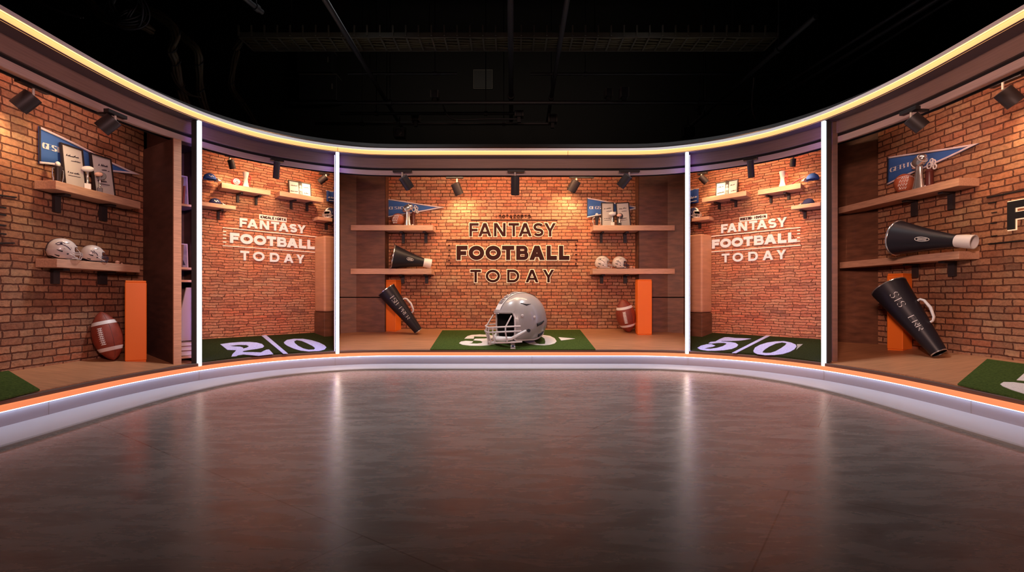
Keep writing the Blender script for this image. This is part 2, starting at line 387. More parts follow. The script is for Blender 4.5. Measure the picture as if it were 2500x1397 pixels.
hwords = ['over the bookcase bay', 'curving over the bay with the twenty-yard turf', 'over the trophy side of the centre bay', 'over the bay with the fifty-yard turf and beside', 'over the bay with the black letter F']
for i in range(5):
    e = empty('header_light', (0, 0, 0), 0, 'amber glowing light band ' + hwords[i], 'light', 'amber light bands of the header')
    sweep('diffuser', [(0.006, 1.9935), (0.004, 1.944), (0.03, 1.944), (0.03, 1.9935)], M_amber, hcuts[i] + 0.004, hcuts[i + 1] - 0.004, closed=True, parent=e)
    sweep('lamp_strip', [(-0.016, 1.9935), (-0.016, 1.9905), (-0.006, 1.9905), (-0.006, 1.9935)], M_amberled, hcuts[i] + 0.004, hcuts[i + 1] - 0.004, closed=True, parent=e)

# posts
for s, word, sides in ((S_A, 'white glowing light post beside the bookcase', (-1,)), (S_B, 'white glowing light post between the twenty-yard turf and the centre bay', (-1, 1)),
                    (S_C, 'white glowing light post between the centre bay and the fifty-yard turf', (-1, 1)), (S_D, 'white glowing light post between the fifty-yard turf and the black letter F', (1,))):
    p = coff(s, 0.03); n = cnor(s)
    e = empty('light_post', (p.x, p.y, H - 0.7616), math.atan2(n.y, n.x), word, 'light', 'white light posts between the bays')
    hgt = 2.70
    MB().box2((-0.006, -0.021, 0), (0.026, 0.021, hgt)).build('diffuser', M_post_lit if len(sides) == 2 else M_post_dim, e, bevel=0.006)
    MB().box2((0.027, -0.026, 0), (0.098, 0.026, hgt)).build('housing', M_post, e, bevel=0.004)
    for q in sides:
        MB().box2((0.080, q * 0.0275 - 0.0012, 0.02), (0.094, q * 0.0275 + 0.0012, hgt - 0.02)).build('edge_light', M_violet if len(sides) == 2 else M_violet_bright, e)

# ------------------------------------------------------------------ bays
class Bay:
    def __init__(s, O, E, zb, slope):
        s.O = Vector(O); s.u = (Vector(E) - s.O); s.L = s.u.length; s.u.normalize()
        s.into = Vector((-s.u.y, s.u.x)); s.zb = zb; s.slope = slope; s.rz = math.atan2(s.u.y, s.u.x)
    def w(s, u, v, z):
        p = s.O + s.u * u - s.into * v; return Vector((p.x, p.y, z))
    def hit(s, px, py, v):
        a, c = ray(px, py); k = a * s.into.x + s.into.y
        d = (s.O.dot(s.into) - v) / k
        return ((Vector((a * d, d)) - s.O).dot(s.u), H + c * d, d)
    def fz(s, v): return H + s.zb - s.slope * v
    def hitfloor(s, px, py):
        a, c = ray(px, py); k = a * s.into.x + s.into.y; oi = s.O.dot(s.into)
        d = (s.zb - s.slope * oi) / (c - s.slope * k)
        return Vector((a * d, d, H + c * d))
    def v_of(s, p): return -(Vector((p.x, p.y)) - s.O).dot(s.into)
    def u_of(s, p): return (Vector((p.x, p.y)) - s.O).dot(s.u)
B1 = Bay((-4.3, 2.6), (-4.3, 5.98), -0.638, 0.1244)
B2 = Bay((-4.09, 6.591), (-2.811, 8.211), -0.552, 0.16)
B3 = Bay((-2.15, 8.4), (2.15, 8.4), -0.524, 0.1508)
B4 = Bay((2.811, 8.211), (4.036, 6.66), -0.552, 0.16)
B5 = Bay((4.49, 6.28), (4.72, 2.6), -0.58, 0.143)
BK = Bay((-3.61 - 0.826 * 0.83, 5.47 + 0.563 * 0.83), (-3.61 - 0.826 * 0.83 + 0.563, 5.47 + 0.563 * 0.83 + 0.826), 0, 0)

TOPZ = 2.115         # walls run this far above the eye
def bay_wall(name, bay, u0, u1, m, v=0.0, thick=0.08):
    b = MB().box2((u0, 0.0, H - 0.942), (u1, thick, H + TOPZ))
    o = b.build(name, m); p = bay.w(0, v, 0); o.location = p; o.rotation_euler = (0, 0, bay.rz); return struct(o)
bay_wall('wall_far_left', B1, 0, B1.L, M_brick_side)
bay_wall('wall_inner_left', B2, 0, B2.L, M_stone)
bay_wall('wall_centre', B3, 0, B3.L, M_brick)
bay_wall('wall_inner_right', B4, 0, B4.L, M_stone)
bay_wall('wall_far_right', B5, 0, B5.L, M_brick_side)

def seg_wall(name, p, q, m, thick=0.06, z0=-0.942, z1=TOPZ, side=1):
    p = Vector(p); q = Vector(q); d = (q - p); L = d.length; d.normalize()
    b = MB().box2((0, 0, H + z0), (L, thick * side, H + z1)) if side > 0 else MB().box2((0, -thick, H + z0), (L, 0, H + z1))
    o = b.build(name, m); o.location = (p.x, p.y, 0); o.rotation_euler = (0, 0, math.atan2(d.y, d.x)); return struct(o)
# walnut panels beside the centre brick, with the seam of the lower panels
def panel_pair(sg):
    xs = [(-2.021, 8.40), (-2.021, 8.15), (-2.478, 8.15), (-2.70, 8.06), (-2.41, 7.02)]
    pts = [Vector((x * sg, y)) for x, y in xs]
    b = MB()
    for z0, z1 in ((-0.942, -0.016), (0.0, 2.02)):
        for i in range(len(pts) - 1):
            p, q = pts[i], pts[i + 1]
            if i == 0: q = q + Vector((0, 0.004))
            d = (q - p).normalized(); n = Vector((-d.y, d.x)) * (-sg)
            r = [p, q, q + n * 0.03, p + n * 0.03]
            b.add([(a.x, a.y, H + z0) for a in r] + [(a.x, a.y, H + z1) for a in r],
                  [(0, 1, 2, 3), (4, 5, 6, 7), (0, 1, 5, 4), (1, 2, 6, 5), (2, 3, 7, 6), (3, 0, 4, 7)])
    return struct(recalc(b.build('wall_panel_left' if sg > 0 else 'wall_panel_right', M_panel)))
panel_pair(1); panel_pair(-1)
# partitions behind the posts
seg_wall('wall_partition_1', (-2.80, 8.20), (-2.445, 7.02), M_panel, 0.02, z1=2.0)
seg_wall('wall_partition_2', (2.445, 7.02), (2.80, 8.20), M_panel, 0.02, z1=2.0)
seg_wall('wall_partition_3', (4.036, 6.655), (3.56, 5.69), M_panel, 0.05, side=1, z1=2.0)
seg_wall('wall_panel_upper', (-4.28, 6.0), (-3.56, 5.74), M_bookcase, 0.04, z0=1.705)
# walnut end panels of the far right bay
seg_wall('end_wall', (4.22, 7.05), (4.30, 6.91), M_panel, 0.05)
seg_wall('end_wall', (4.30, 6.91), (4.55, 6.27), M_panel, 0.05)
seg_wall('end_wall', (4.09, 6.72), (4.22, 7.05), M_panel, 0.05)

# raked display floors
def bay_floor(name, bay, s0, s1, m, poly):
    """poly: plan points behind the front line, from the right end to the left end"""
    front = [coff(s0 + (s1 - s0) * i / 24, 0.06) for i in range(25)]
    pts = front + [Vector(p) for p in poly]
    v = [(p.x, p.y, bay.fz(bay.v_of(p))) for p in pts]; n = len(v)
    tri = tessellate_polygon([[Vector((a[0], a[1], 0)) for a in v]])
    b = MB(); low = [(a[0], a[1], a[2] - 0.03) for a in v]
    b.add(v + low, [tuple(t) for t in tri] + [tuple(i + n for i in t) for t in tri] + [(i, (i + 1) % n, (i + 1) % n + n, i + n) for i in range(n)])
    return struct(recalc(b.build(name, m)))
bay_floor('display_floor', B3, S_B + 0.05, S_C - 0.05, M_bayfloor, [(2.45, 7.1), (2.72, 8.08), (2.47, 8.17), (2.03, 8.17), (2.03, 8.4), (-2.03, 8.4), (-2.03, 8.17), (-2.47, 8.17), (-2.72, 8.08), (-2.45, 7.1)])
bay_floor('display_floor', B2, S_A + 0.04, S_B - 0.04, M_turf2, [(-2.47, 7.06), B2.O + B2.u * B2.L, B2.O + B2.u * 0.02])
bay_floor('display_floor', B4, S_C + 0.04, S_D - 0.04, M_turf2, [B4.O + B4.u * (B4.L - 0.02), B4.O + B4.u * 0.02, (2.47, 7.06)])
bay_floor('display_floor', B1, 1.2, S_A - 0.05, M_bayfloor, [(-3.56, 5.75), (-4.2, 6.0), (-4.3, 5.97), (-4.3, 2.65)])
bay_floor('display_floor', B5, S_D + 0.05, TOTAL - 1.2, M_bayfloor, [(4.715, 2.65), (4.49, 6.28), (4.30, 6.90), (4.22, 7.0), (3.58, 5.75)])
# dark lids over the bays
def lid(name, pts):
    n = len(pts); b = MB()
    b.add([(x, y, H + 2.12) for x, y in pts] + [(x, y, H + 2.16) for x, y in pts], [tuple(range(n)), tuple(i + n for i in reversed(range(n)))] + [(i, (i + 1) % n, (i + 1) % n + n, i + n) for i in range(n)])
    return struct(recalc(b.build(name, M_studio)))
def lid_between(name, s0, s1, back):
    lid(name, [tuple(coff(s0 + (s1 - s0) * i / 20, 0.24)) for i in range(21)] + back)
lid_between('ceiling_far_left', 1.0, S_A, [(-4.2, 6.1), (-4.38, 5.9), (-4.38, 2.6)])
lid_between('ceiling_inner_left', S_A, S_B, [(-2.62, 7.5), (-2.83, 8.25), (-4.15, 6.6)])
lid_between('ceiling_centre', S_B, S_C, [(2.60, 7.5), (2.76, 8.45), (-2.76, 8.45), (-2.60, 7.5)])
lid_between('ceiling_inner_right', S_C, S_D, [(4.15, 6.6), (2.83, 8.25), (2.62, 7.5)])
lid_between('ceiling_far_right', S_D, TOTAL - 1.0, [(4.75, 2.6), (4.55, 6.3), (4.3, 6.95), (4.1, 6.75)])

# ------------------------------------------------------------------ lettering
def _arc(cx, cz, rx, rz_, a0, a1, n=18):
    return [(cx + rx * math.cos(math.radians(a0 + (a1 - a0) * i / n)), cz + rz_ * math.sin(math.radians(a0 + (a1 - a0) * i / n))) for i in range(n + 1)]
def _band(o, i): return [[o[k], o[k + 1], i[k + 1], i[k]] for k in range(len(o) - 1)]
def _stroke(pts, w):
    """thick polyline as quads with mitred joints"""
    P = [Vector(p) for p in pts]; L = []; R = []
    for i in range(len(P)):
        d0 = (P[i] - P[i - 1]).normalized() if i else (P[1] - P[0]).normalized()
        d1 = (P[i + 1] - P[i]).normalized() if i < len(P) - 1 else d0
        t = (d0 + d1); t = t.normalized() if t.length > 1e-6 else d0
        n = Vector((-t.y, t.x)); k = w / 2 / max(0.45, abs(n.dot(Vector((-d0.y, d0.x)))))
        L.append(P[i] + n * k); R.append(P[i] - n * k)
    return [[tuple(L[i]), tuple(L[i + 1]), tuple(R[i + 1]), tuple(R[i])] for i in range(len(P) - 1)]
def glyph(ch, W, Hh, w):
    """geometric sans capital as convex quads inside a W x Hh box"""
    rect = lambda x0, z0, x1, z1: [(x0, z0), (x1, z0), (x1, z1), (x0, z1)]
    m = Hh / 2
    if ch == 'F': return [rect(0, 0, w, Hh), rect(w, Hh - w, W, Hh), rect(w, m - w * 0.55, W * 0.88, m + w * 0.4)]
    if ch == 'L': return [rect(0, 0, w, Hh), rect(w, 0, W, w)]
    if ch == 'T': return [rect(0, Hh - w, W, Hh), rect(W / 2 - w / 2, 0, W / 2 + w / 2, Hh - w)]
    if ch == 'A':
        hw = w * math.hypot(1, W / 2 / Hh) * 1.02; a = W / 2 - hw * 0.5
        zc = Hh * 0.2; xi = lambda z: a * z / Hh
        return [[(0, 0), (hw, 0), (a + hw, Hh), (a, Hh)], [(W - hw, 0), (W, 0), (W - a, Hh), (W - a - hw, Hh)],
                [(xi(zc) + hw * 0.6, zc), (W - xi(zc) - hw * 0.6, zc), (W - xi(zc + w * 0.85) - hw * 0.6, zc + w * 0.85), (xi(zc + w * 0.85) + hw * 0.6, zc + w * 0.85)]]
    if ch == 'N':
        hw = w * 1.25
        return [rect(0, 0, w, Hh), rect(W - w, 0, W, Hh), [(W - hw, 0), (W, 0), (hw, Hh), (0, Hh)]]
    if ch == 'Y':
        hw = w * 1.15; zc = Hh * 0.40
        return [rect(W / 2 - w / 2, 0, W / 2 + w / 2, zc), [(W / 2 - w / 2, zc), (W / 2 + w / 2, zc), (hw, Hh), (0, Hh)], [(W / 2 - w / 2, zc), (W / 2 + w / 2, zc), (W, Hh), (W - hw, Hh)]]
    if ch == 'O': return _band(_arc(W / 2, m, W / 2, m, 0, 360, 40), _arc(W / 2, m, W / 2 - w, m - w, 0, 360, 40))
    if ch == 'D':
        cx = W - m if W > m * 1.15 else W * 0.4; rx = W - cx
        return [rect(0, 0, w, Hh), rect(w, 0, cx, w), rect(w, Hh - w, cx, Hh)] + _band(_arc(cx, m, rx, m, -90, 90), _arc(cx, m, rx - w, m - w, -90, 90))
    if ch == 'B':
        out = [rect(0, 0, w, Hh)]; s = w * 0.82
        zm = Hh * 0.52
        for z0, z1, WW in ((0, zm + s / 2, W), (zm - s / 2, Hh, W * 0.93)):
            r = (z1 - z0) / 2; cx = WW - r; cz = (z0 + z1) / 2
            out += [rect(w, z0, cx, z0 + s), rect(w, z1 - s, cx, z1)] + _band(_arc(cx, cz, r, r, -90, 90), _arc(cx, cz, max(r - w, r * 0.2), r - s, -90, 90))
        return out
    if ch == 'S':
        h = w / 2; r = (Hh - w) / 4; rx = W / 2 - h
        top = _arc(W / 2, Hh - h - r, rx, r, 28, 270, 20); bot = _arc(W / 2, h + r, rx, r, 90, -152, 20)
        return _stroke(top + bot[1:], w)
    return []
SMALL = {
 'A': [[(0, 0), (.5, 1), (1, 0)], [(.2, .35), (.8, .35)]], 'B': [[(0, 0), (0, 1), (.8, 1), (.9, .75), (.75, .53), (0, .53)], [(.75, .53), (1, .28), (.85, 0), (0, 0)]],
 'C': [[(1, .82), (.7, 1), (.25, 1), (0, .7), (0, .3), (.25, 0), (.7, 0), (1, .18)]], 'D': [[(0, 0), (0, 1), (.6, 1), (1, .65), (1, .35), (.6, 0), (0, 0)]],
 'E': [[(1, 1), (0, 1), (0, 0), (1, 0)], [(0, .5), (.8, .5)]], 'G': [[(1, .85), (.7, 1), (.25, 1), (0, .7), (0, .3), (.25, 0), (.75, 0), (1, .2), (1, .45), (.55, .45)]],
 'I': [[(.5, 0), (.5, 1)]], 'i': [[(.5, 0), (.5, .75)], [(.5, .95), (.5, 1.12)]], 'K': [[(0, 0), (0, 1)], [(1, 1), (0, .45), (1, 0)]], 'L': [[(0, 1), (0, 0), (1, 0)]], 'N': [[(0, 0), (0, 1), (1, 0), (1, 1)]],
 'O': [[(.3, 0), (0, .3), (0, .7), (.3, 1), (.7, 1), (1, .7), (1, .3), (.7, 0), (.3, 0)]], 'P': [[(0, 0), (0, 1), (.8, 1), (1, .75), (.8, .48), (0, .48)]],
 'R': [[(0, 0), (0, 1), (.8, 1), (1, .75), (.8, .5), (0, .5)], [(.45, .5), (1, 0)]], 'S': [[(1, .85), (.75, 1), (.25, 1), (0, .78), (.2, .55), (.8, .45), (1, .22), (.75, 0), (.25, 0), (0, .15)]],
 'T': [[(0, 1), (1, 1)], [(.5, 1), (.5, 0)]], 'V': [[(0, 1), (.5, 0), (1, 1)]], 'Z': [[(0, 1), (1, 1), (0, 0), (1, 0)]], '&': [[(1, 0), (.2, .75), (.45, 1), (.7, .75), (.05, .3), (.35, 0), (.95, .4)]],
 '2': [[(0, .75), (.3, 1), (.7, 1), (1, .75), (0, 0), (1, 0)]], '3': [[(0, 1), (1, 1), (.45, .58), (1, .35), (.8, 0), (0, 0)]], '5': [[(1, 1), (.1, 1), (0, .55), (.7, .6), (1, .3), (.7, 0), (0, .05)]],
 ':': [[(.5, .2), (.5, .35)], [(.5, .65), (.5, .8)]], ' ': []}
def small_quads(text, x0, x1, z0, z1, w, gap=0.35):
    n = len(text); cw = (x1 - x0) / (n + gap * (n - 1)); out = []
    for i, ch in enumerate(text):
        xx = x0 + i * cw * (1 + gap)
        for pl in SMALL.get(ch, []):
            out += _stroke([(xx + p[0] * cw, z0 + p[1] * (z1 - z0)) for p in pl], w)
    return out
def quads_mesh(quads, y0, y1, fn=None):
    b = MB()
    for i, q in enumerate(quads): b.prism(q, y0 - (i % 9) * 0.0003, y1, fn)   # joints of a letter overlap without sharing a face
    return b
def scribble(x0, x1, z, h, n, w, seed):
    """a loose line of handwriting: slanted loops of uneven height"""
    r = random.Random(seed); out = []; step = (x1 - x0) / n
    for i in range(n):
        if r.random() < 0.12: continue
        xx = x0 + i * step; zz = z + h * (0.35 * i / n - 0.2); k = h * r.uniform(0.18, 0.62)
        out += _stroke([(xx, zz + r.uniform(-.1, .1) * h), (xx + step * 0.75, zz + k), (xx + step * 0.6, zz + k * 0.3), (xx + step * 1.25, zz + k * 0.35)], w * 0.8)
    return out

def wall_sign(bay, label, rows, rules, ticks, caption, m_let, m_line, halo=True, thick=0.022, vv=0.012):
    """rows: (text, [letter extents as fractions or None], (x0,x1), (yTopL,yBotL), (yTopR,yBotR), stroke in px)"""
    us = [bay.hit(r[2][k], (r[3] if k == 0 else r[4])[0], vv)[0] for r in rows for k in (0, 1)]
    uc = (min(us) + max(us)) / 2
    zz = [bay.hit(r[2][0], y, vv)[1] for r in rows for y in r[3]]; zc = (min(zz) + max(zz)) / 2
    root = empty('wall_sign', bay.w(uc, 0, zc), bay.rz, label, 'sign')
    for text, fr, (xa, xb), (ta, ba), (tb, bb), sw in rows:
        u0, z1a, d0 = bay.hit(xa, ta, vv); _, z0a, _ = bay.hit(xa, ba, vv); u1, z1b, d1 = bay.hit(xb, tb, vv); _, z0b, _ = bay.hit(xb, bb, vv)
        z1 = (z1a + z1b) / 2 - zc; z0 = (z0a + z0b) / 2 - zc; wd = sw * (d0 + d1) / 2 / F
        q = []; qh = []; e = 0.0095
        for ch, (a, c) in zip(text, fr):
            x0 = u0 + (u1 - u0) * a - uc; x1 = u0 + (u1 - u0) * c - uc
            q += [[(p[0] + x0, p[1] + z0) for p in g] for g in glyph(ch, x1 - x0, z1 - z0, wd)]
            qh += [[(p[0] + x0 - e, p[1] + z0 - e) for p in g] for g in glyph(ch, x1 - x0 + 2 * e, z1 - z0 + 2 * e, wd + 2 * e)]
        o = recalc(quads_mesh(q, -thick, -0.008).build('lettering', m_let, root))
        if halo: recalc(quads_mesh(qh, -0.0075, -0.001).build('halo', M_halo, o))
    for (xa, ya), (xb, yb), th in rules:
        u0, za, d = bay.hit(xa, ya, vv); u1, zb_, _ = bay.hit(xb, yb, vv); t = th * d / F; z = (za + zb_) / 2 - zc
        MB().box2((u0 - uc, -thick * 0.7, z - t / 2), (u1 - uc, -0.002, z + t / 2)).build('rule_line', m_line, root)
    if ticks:
        b = MB()
        for xa, xb, y in ticks:
            u0, z, d = bay.hit(xa, y, vv); u1, _, _ = bay.hit(xb, y, vv); t = 2.2 * d / F
            b.box2((u0 - uc, -thick * 0.6, z - zc - t / 2), (u1 - uc, -0.002, z - zc + t / 2))
        b.build('tick_marks', m_line, root)
    if caption:
        text, (xa, ya0, ya1), (xb, yb0, yb1), mt, plate = caption
        u0, za, d = bay.hit(xa, ya0, vv); _, zb_, _ = bay.hit(xa, ya1, vv); u1, zc2, _ = bay.hit(xb, yb0, vv); _, zd, _ = bay.hit(xb, yb1, vv)
        z1 = (za + zc2) / 2 - zc; z0 = (zb_ + zd) / 2 - zc
        recalc(quads_mesh(small_quads(text, u0 - uc, u1 - uc, z0, z1, (z1 - z0) * 0.2, 0.6), -0.02, -0.008).build('small_caption', mt, root))
        if plate: MB().box2((u0 - uc - 0.02, -0.008, z0 - 0.018), (u1 - uc + 0.02, -0.001, z1 + 0.018)).build('caption_plate', M_litline, root)
    return root
def fr(vals):
    a = vals[0][0]; b = vals[-1][1]; return [((p - a) / (b - a), (q - a) / (b - a)) for p, q in vals]
FR_F = fr([(440, 590), (585, 798), (838, 1028), (1075, 1245), (1238, 1452), (1478, 1642), (1655, 1845)])
FR_B = fr([(230, 410), (428, 680), (700, 952), (968, 1168), (1198, 1400), (1410, 1662), (1692, 1860), (1893, 2062)])
FR_T = fr([(455, 627), (705, 935), (1052, 1250), (1350, 1562), (1632, 1815)])
Z3 = lambda x, y: (1080 + x / 6.653, 500 + y / 6.653)
tk = [(1094.5, 1098.5, 599), (1095, 1099, 611), (1094, 1098.5, 624), (1094.5, 1098.5, 635.5), (1099, 1102, 643), (1404, 1409, 598.5), (1404, 1409, 609.5), (1404, 1409, 621.5), (1404, 1409, 633), (1404, 1408, 644)]
wall_sign(B3, 'large dark halo-lit FANTASY FOOTBALL TODAY lettering on the centre brick wall',
    [('FANTASY', FR_F, (1146.1, 1357.3), (544.8, 577.4), (544.8, 577.4), 6.3), ('FOOTBALL', FR_B, (1114.6, 1390), (600, 635), (600, 635), 10.3), ('TODAY', FR_T, (1148.4, 1352.8), (658.6, 689.7), (658.6, 689.7), 6.0)],
    [((1090.5, 586.7), (1411.4, 586.7), 2.2), ((1090, 648.5), (1411.5, 648.5), 1.8), ((1149, 537.6), (1362, 537.6), 1.0)], tk,
    ('iTOT&ZORTS', (1209, 525.5, 532.3), (1295, 525.5, 532.3), M_letter, False), M_letter, M_letter)
wall_sign(B2, 'glowing white sign lettering under the red and white ball, above the twenty-yard turf',
    [('FANTASY', FR_F, (584.8, 745.8), (532.8, 555.8), (550, 569.3), 5.2), ('FOOTBALL', FR_B, (561.2, 767.3), (568.7, 593.6), (586.5, 608.6), 6.9), ('TODAY', FR_T, (586.3, 742.6), (613, 636), (622, 643), 4.9)],
    [((544, 556.4), (790.5, 580), 1.5), ((544, 600.4), (788, 617.2), 1.5)],
    [(544.5, 552.5, y) for y in (565, 573, 581.5, 590.8)] + [(775, 783, y) for y in (585, 593, 600.5, 609)],
    ('KNGALEIGRTA', (637, 528, 533.5), (697, 533, 538.5), M_letter, True), M_lit, M_litline, halo=False)
wall_sign(B4, 'glowing white sign lettering under the vase with red handle, above the fifty-yard turf',
    [('FANTASY', FR_F, (1761.2, 1921.5), (546.8, 568.7), (531.7, 554.3), 5.2), ('FOOTBALL', FR_B, (1739, 1946), (584.3, 606.5), (568, 592), 6.9), ('TODAY', FR_T, (1762.7, 1919.4), (619.3, 640.8), (610, 633), 4.9)],
    [((1715.4, 578), (1954.4, 557), 1.5), ((1714.8, 615.5), (1954.4, 600.4), 1.5)],
    [(1723, 1729.5, y) for y in (582.8, 591.2, 598.7, 606.4)] + [(1946, 1953, y) for y in (563, 571, 580, 589)],
    ('ROEEBD:IOVOIN', (1808, 533, 538.5), (1869, 525.5, 531), M_letter, True), M_lit, M_litline, halo=False)
wall_sign(B5, 'black letter F of a partly seen sign on the brick wall',
    [('F', [(0, 1)], (2461, 2512), (491, 560), (488, 557), 17)],
    [((2409, 483.5), (2620, 440), 3.2), ((2413, 593.5), (2620, 578), 2.6)],
    [(2412, 2431, 497), (2420, 2432, 520), (2418, 2432, 546), (2419, 2432, 577)], None, M_letblack, M_letblack)
# right ends of the same kind of sign, at the left edge of the far left bay
def left_sign_end():
    u0, z0, d = B1.hit(0, 480, 0.012); root = empty('wall_sign', B1.w(u0, 0, z0), B1.rz, 'thin dark rule lines of a cut-off sign on the brick beside the bookcase shelves', 'sign')
    for xa, ya, xb, yb in ((-160, 455, 41, 482), (-160, 594, 36, 593.5)):
        ua, za, _ = B1.hit(xa, ya, 0.012); ub, zb_, _ = B1.hit(xb, yb, 0.012)
        recalc(MB().prism([(ua - u0, za - z0 - 0.007), (ub - u0, zb_ - z0 - 0.005), (ub - u0, zb_ - z0 + 0.005), (ua - u0, za - z0 + 0.007)], -0.014, -0.002).build('rule_line', M_letblack, root))
    b = MB()
    for y in (505, 523, 549, 570):
        ua, za, _ = B1.hit(0, y, 0.012); ub, _, _ = B1.hit(16, y, 0.012); b.box2((ua - u0, -0.012, za - z0 - 0.006), (ub - u0, -0.002, za - z0 + 0.006))
    b.build('tick_marks', M_letblack, root)
left_sign_end()

# ------------------------------------------------------------------ shelves
def shelf(bay, label, xa, ya, xb, yb, vf, th, brackets, group, v0=0.004, taper=0.0):
    """front top edge from pixel (xa,ya) to (xb,yb) at distance vf from the wall"""
    u0, za, _ = bay.hit(xa, ya, vf); u1, zb_, _ = bay.hit(xb, yb, vf); z = (za + zb_) / 2; uc = (u0 + u1) / 2
    root = empty('wall_shelf', bay.w(uc, 0, z - th), bay.rz, label, 'shelf', group)
    L = (u1 - u0) / 2
    b = MB(); pl = [(-L + taper, -v0), (L - taper, -v0), (L, -vf), (-L, -vf)]
    b.add([(x, y, 0) for x, y in pl] + [(x, y, th) for x, y in pl], [(0, 1, 2, 3), (7, 6, 5, 4), (0, 4, 5, 1), (1, 5, 6, 2), (2, 6, 7, 3), (3, 7, 4, 0)])
    recalc(b.build('board', M_shelf, root, bevel=0.004))
    for x0, x1, ybot in brackets:
        ua, zt, d = bay.hit(x0, ybot, 0.03); ub, _, _ = bay.hit(x1, ybot, 0.03); wd = abs(ub - ua); um = (ua + ub) / 2 - uc
        zl = zt - (z - th)
        br = MB().box2((um - wd / 2, -0.032, zl), (um + wd / 2, -0.002, 0)).box2((um - wd / 2, -vf * 0.62, -0.022), (um + wd / 2, -0.03, -0.001))
        br.build('bracket', M_bracket, root)
    return bay, z, vf
G_SH = 'oak wall shelves on dark brackets'
SH3UL = shelf(B3, 'oak shelf of the centre bay under the silver trophy and printed football', 856.2, 549.5, 1056.9, 549.5, 0.31, 0.085, [(981, 988, 594), (1036, 1043, 593)], G_SH)
SH3LL = shelf(B3, 'oak shelf of the centre bay under the lying megaphone', 855.7, 656, 1053.3, 656, 0.31, 0.088, [(979.5, 987, 692), (1037.5, 1045, 692)], G_SH)
SH3UR = shelf(B3, 'oak shelf of the centre bay under two signed frames', 1448, 550, 1647.6, 550, 0.31, 0.083, [(1465, 1471, 593), (1522.4, 1530, 593)], G_SH)
SH3LR = shelf(B3, 'oak shelf of the centre bay under two small helmets', 1447, 656, 1647.8, 656, 0.31, 0.086, [(1465.3, 1472.8, 692), (1522.4, 1531, 692)], G_SH)
SH1U = shelf(B1, 'upper oak shelf beside the bookcase, under framed autographs', 136.3, 442.3, 343.3, 491.8, 0.20, 0.078, [(134, 149, 517), (247.5, 262, 538)], G_SH)
SH1L = shelf(B1, 'lower oak shelf beside the bookcase, under two white helmets', 139, 633, 341.8, 647.6, 0.20, 0.078, [(130, 146, 693), (244, 262, 694)], G_SH)
SH5U = shelf(B5, 'long oak shelf beside the black letter F, under the silver trophy', 2047, 506, 2341, 435.5, 0.22, 0.078, [(2223.5, 2235.6, 529), (2313, 2326, 513)], G_SH)
SH5L = shelf(B5, 'long oak shelf beside the black letter F, under the lying megaphone', 2049.6, 639, 2341, 615.5, 0.22, 0.078, [(2226, 2237, 679), (2314, 2330, 675.5)], G_SH)
SH2A = shelf(B2, 'short oak shelf above the twenty-yard turf holding a red and white ball', 541, 447, 661, 464, 0.24, 0.068, [(578.4, 583.7, 494), (623.4, 628.8, 500)], G_SH, taper=0.05)
SH2B = shelf(B2, 'short oak shelf above the twenty-yard turf holding a double frame', 683, 470, 790, 480.5, 0.24, 0.068, [(709.3, 714, 510), (748, 753, 515.5)], G_SH, taper=0.05)
SH2C = shelf(B2, 'oak shelf with a navy cap above the twenty-yard turf', 488, 494, 576.5, 501, 0.24, 0.05, [(530.7, 536.5, 535)], G_SH, taper=0.03)
SH2D = shelf(B2, 'oak shelf with a dark helmet above the plinth on the twenty-yard turf', 776, 530, 812, 532, 0.22, 0.05, [(795, 800.5, 560.7)], G_SH, taper=0.04)
SH4A = shelf(B4, 'short oak shelf above the fifty-yard turf holding a white vase', 1850, 464, 1955, 447, 0.24, 0.068, [(1879, 1884, 496), (1922, 1928, 488)], G_SH, taper=0.05)
SH4B = shelf(B4, 'short oak shelf above the fifty-yard turf holding a double frame', 1713.5, 481, 1822, 468.5, 0.24, 0.068, [(1752.5, 1757.5, 511), (1793, 1798, 506)], G_SH, taper=0.05)
SH4C = shelf(B4, 'oak shelf with a navy cap above the fifty-yard turf', 1931, 501.5, 2003, 494.5, 0.24, 0.05, [(1961.5, 1967.5, 534)], G_SH, taper=0.03)
SH4D = shelf(B4, 'oak shelf with a dark helmet above the plinth on the fifty-yard turf', 1688, 532, 1731, 529, 0.22, 0.05, [(1704.5, 1710, 558)], G_SH, taper=0.04)

# ------------------------------------------------------------------ turf and its numerals
def floor_poly(bay, pts, fn, lift, parent, name, m, inv, thick=0.004, holes=None):
    def P(p, dz):
        q = bay.hitfloor(*fn(*p)); q.z += dz; return inv @ q
    outer = [P(p, lift + thick) for p in pts]; rings = [outer] + [[P(p, lift + thick) for p in h] for h in (holes or [])]
    flat = [p for r in rings for p in r]
    tri = tessellate_polygon([[Vector((p.x, p.y, 0)) for p in r] for r in rings]); n = len(flat)
    low = [p - Vector((0, 0, thick)) for p in flat]; b = MB(); fs = [tuple(t) for t in tri] + [tuple(i + n for i in reversed(t)) for t in tri]; k = 0
    for r in rings:
        fs += [(k + i, k + (i + 1) % len(r), k + (i + 1) % len(r) + n, k + i + n) for i in range(len(r))]; k += len(r)
    return recalc(b.add(flat + low, fs).build(name, m, parent))
def turf_root(bay, px, py, label, cat='turf'):
    p = bay.hitfloor(px, py); e = empty('turf_mat', p, 0, label, cat); return e, Matrix.Translation(p).inverted()
I = lambda x, y: (x, y)
e, inv = turf_root(B3, 1250, 830, 'green turf mat under the big grey helmet, painted thirty')
floor_poly(B3, [(1050, 855), (1080, 808.5), (1416, 807), (1454, 855)], I, 0.001, e, 'turf', M_turf, inv, 0.012)
z30 = lambda x, y: (1040 + x / 5.952, 790 + y / 5.952)
